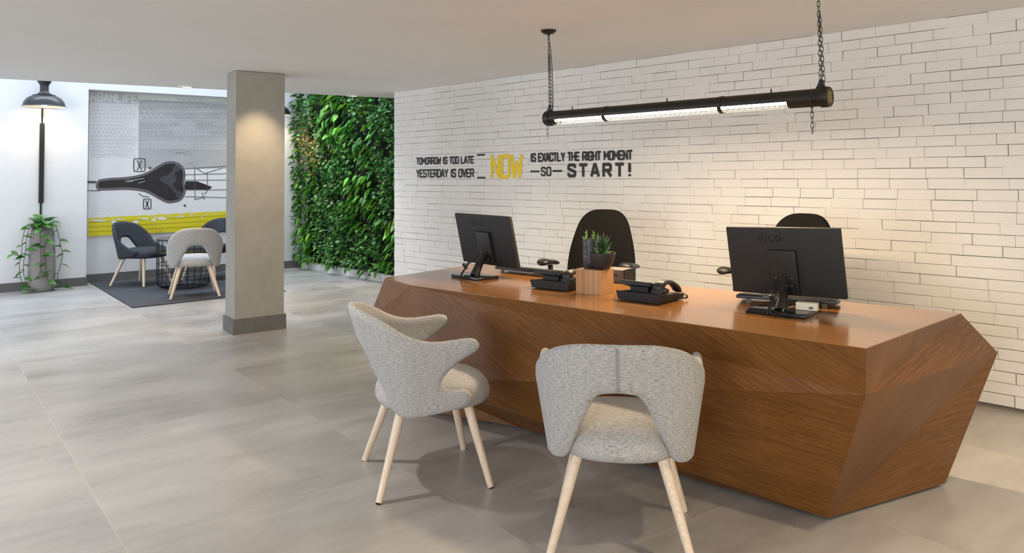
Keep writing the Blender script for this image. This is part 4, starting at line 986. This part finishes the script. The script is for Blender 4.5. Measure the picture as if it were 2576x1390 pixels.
# ------------------------------------------------------------------ office chairs behind the desk
def office_chair(c_, rot, label):
    t_ = thing('office_chair', label, 'office chair', (c_[0], c_[1], 0), rot, 'office chairs behind the desk')
    # local: faces +y ; backrest at -y
    ol = smooth([(0, 1.10), (.10, 1.09), (.165, 1.035), (.205, .93), (.235, .80), (.245, .66), (.235, .56), (.19, .50), (0, .485), (-.19, .50), (-.235, .56), (-.245, .66), (-.235, .80), (-.205, .93), (-.165, 1.035), (-.10, 1.09)], 5)
    bk_ = MB(); N = len(ol); L_ = []
    def bp3(x, z, o_): return Vector((x, -.27 - .10 * max(0, (z - .6)) * 1.0 + x * x * 1.2 + o_, z))
    cen = (0, .80); rings = []
    for sc_, off in ((1, 0), (.985, .018), (.93, .030), (.7, .036), (.35, .038), (0.001, .038)): rings.append([(cen[0] + (x - cen[0]) * sc_, cen[1] + (z - cen[1]) * sc_, off) for x, z in ol])
    vs = []; allr = [[(x, z, -o_) for x, z, o_ in r_] for r_ in reversed(rings)] + rings[1:]
    for r_ in allr: vs += [bp3(x, z, o_) for x, z, o_ in r_]
    bk_.add(vs, [(j * N + i, j * N + (i + 1) % N, (j + 1) * N + (i + 1) % N, (j + 1) * N + i) for j in range(len(allr) - 1) for i in range(N)]); bk_.build('backrest', M_OFFICE, t_, smooth=True, fixn=True)
    MB().box((0, 0, .455), (.48, .47, .085), bev=.035).build('seat', M_OFFICE, t_, smooth=True)
    MB().tube([(0, -.30, .62), (0, -.315, .52), (0, -.22, .40), (0, 0, .395)], [.022, .024, .026, .03], 12).build('back_bracket', M_PLAST, t_, smooth=True)
    MB().cyl((0, 0, .11), (0, 0, .412), .028, .024, 20).build('gas_column', M_PLAST, t_, auto=40)
    for sx in (-1, 1):
        ps = MB().tube([(sx * .20, .0, .405), (sx * .265, .0, .42), (sx * .285, .0, .50), (sx * .285, .0, .735)], [.016, .018, .02, .017], 12).build('arm_post', M_PLAST, t_, smooth=True)
        pa = MB(); pr = [(-.13, .735, .016, .010), (-.11, .742, .030, .015), (-.05, .752, .034, .017), (.0, .757, .034, .017), (.05, .763, .040, .020), (.09, .768, .048, .022), (.115, .764, .040, .020), (.13, .758, .02, .012)]; n = 16; vs = []
        for y_, z_, wx, hz in pr:
            for i in range(n): a_ = 2 * math.pi * i / n; vs.append((sx * .285 + wx * math.cos(a_), y_ + .02, z_ + hz * math.sin(a_)))
        pa.add(vs, [(j * n + i, j * n + (i + 1) % n, (j + 1) * n + (i + 1) % n, (j + 1) * n + i) for j in range(len(pr) - 1) for i in range(n)] + [tuple(range(n)), tuple(range((len(pr) - 1) * n, len(pr) * n))]); pa.build('armrest', M_PLAST, t_, smooth=True, fixn=True)
    for k in range(5):
        a_ = R(72 * k + 18); c2, s2 = math.cos(a_), math.sin(a_)
        lg = MB().tube([(0, 0, .12), (.12 * c2, .12 * s2, .105), (.27 * c2, .27 * s2, .075)], [.028, .022, .016], 10).build('leg', M_PLAST, t_, smooth=True)
        MB().cyl((.27 * c2 - s2 * .022, .27 * s2 + c2 * .022, .028), (.27 * c2 + s2 * .022, .27 * s2 - c2 * .022, .028), .0275, None, 18).build('caster', M_RUBBER, lg, auto=40)
    return t_
oc = office_chair((.47, 5.08), R(180 - 26), 'black high-backed office chair behind the potted plants')
oc2 = copy_tree(oc); oc2.location = (1.495, 4.447, 0); oc2.rotation_euler = (0, 0, R(180 - 51)); oc2['label'] = 'black office chair half hidden behind the right monitor'

# ------------------------------------------------------------------ bare spots under the main ceiling: floor pools, added fill, pillar wash
AMB = (1, .80, .54); COOL = (1, .95, .88)
for (x_, y_, pw, cc_) in ((-.45, .3, 85, AMB), (1.6, .6, 95, AMB), (-3.4, 2.6, 95, COOL), (-1.6, 3.4, 55, COOL), (3.1, 2.4, 75, AMB), (-3.6, 5.2, 60, COOL), (-.4, 6.1, 45, NEUT), (1.5, 1.9, 60, AMB)):  # last entry is added fill for the dark floor by the desk
    spot('ceiling_spot', (x_, y_, H - .02), (x_, y_, 0), pw, cc_, 95, .8, .05)
tp = pc + pv * wid * .42 - pu * .42
spot('pillar_wash', (tp.x, tp.y, H - .02), (tp.x + pu.x * .42, tp.y + pu.y * .42, 1.4), 36, WARM, 58, 1, .03)
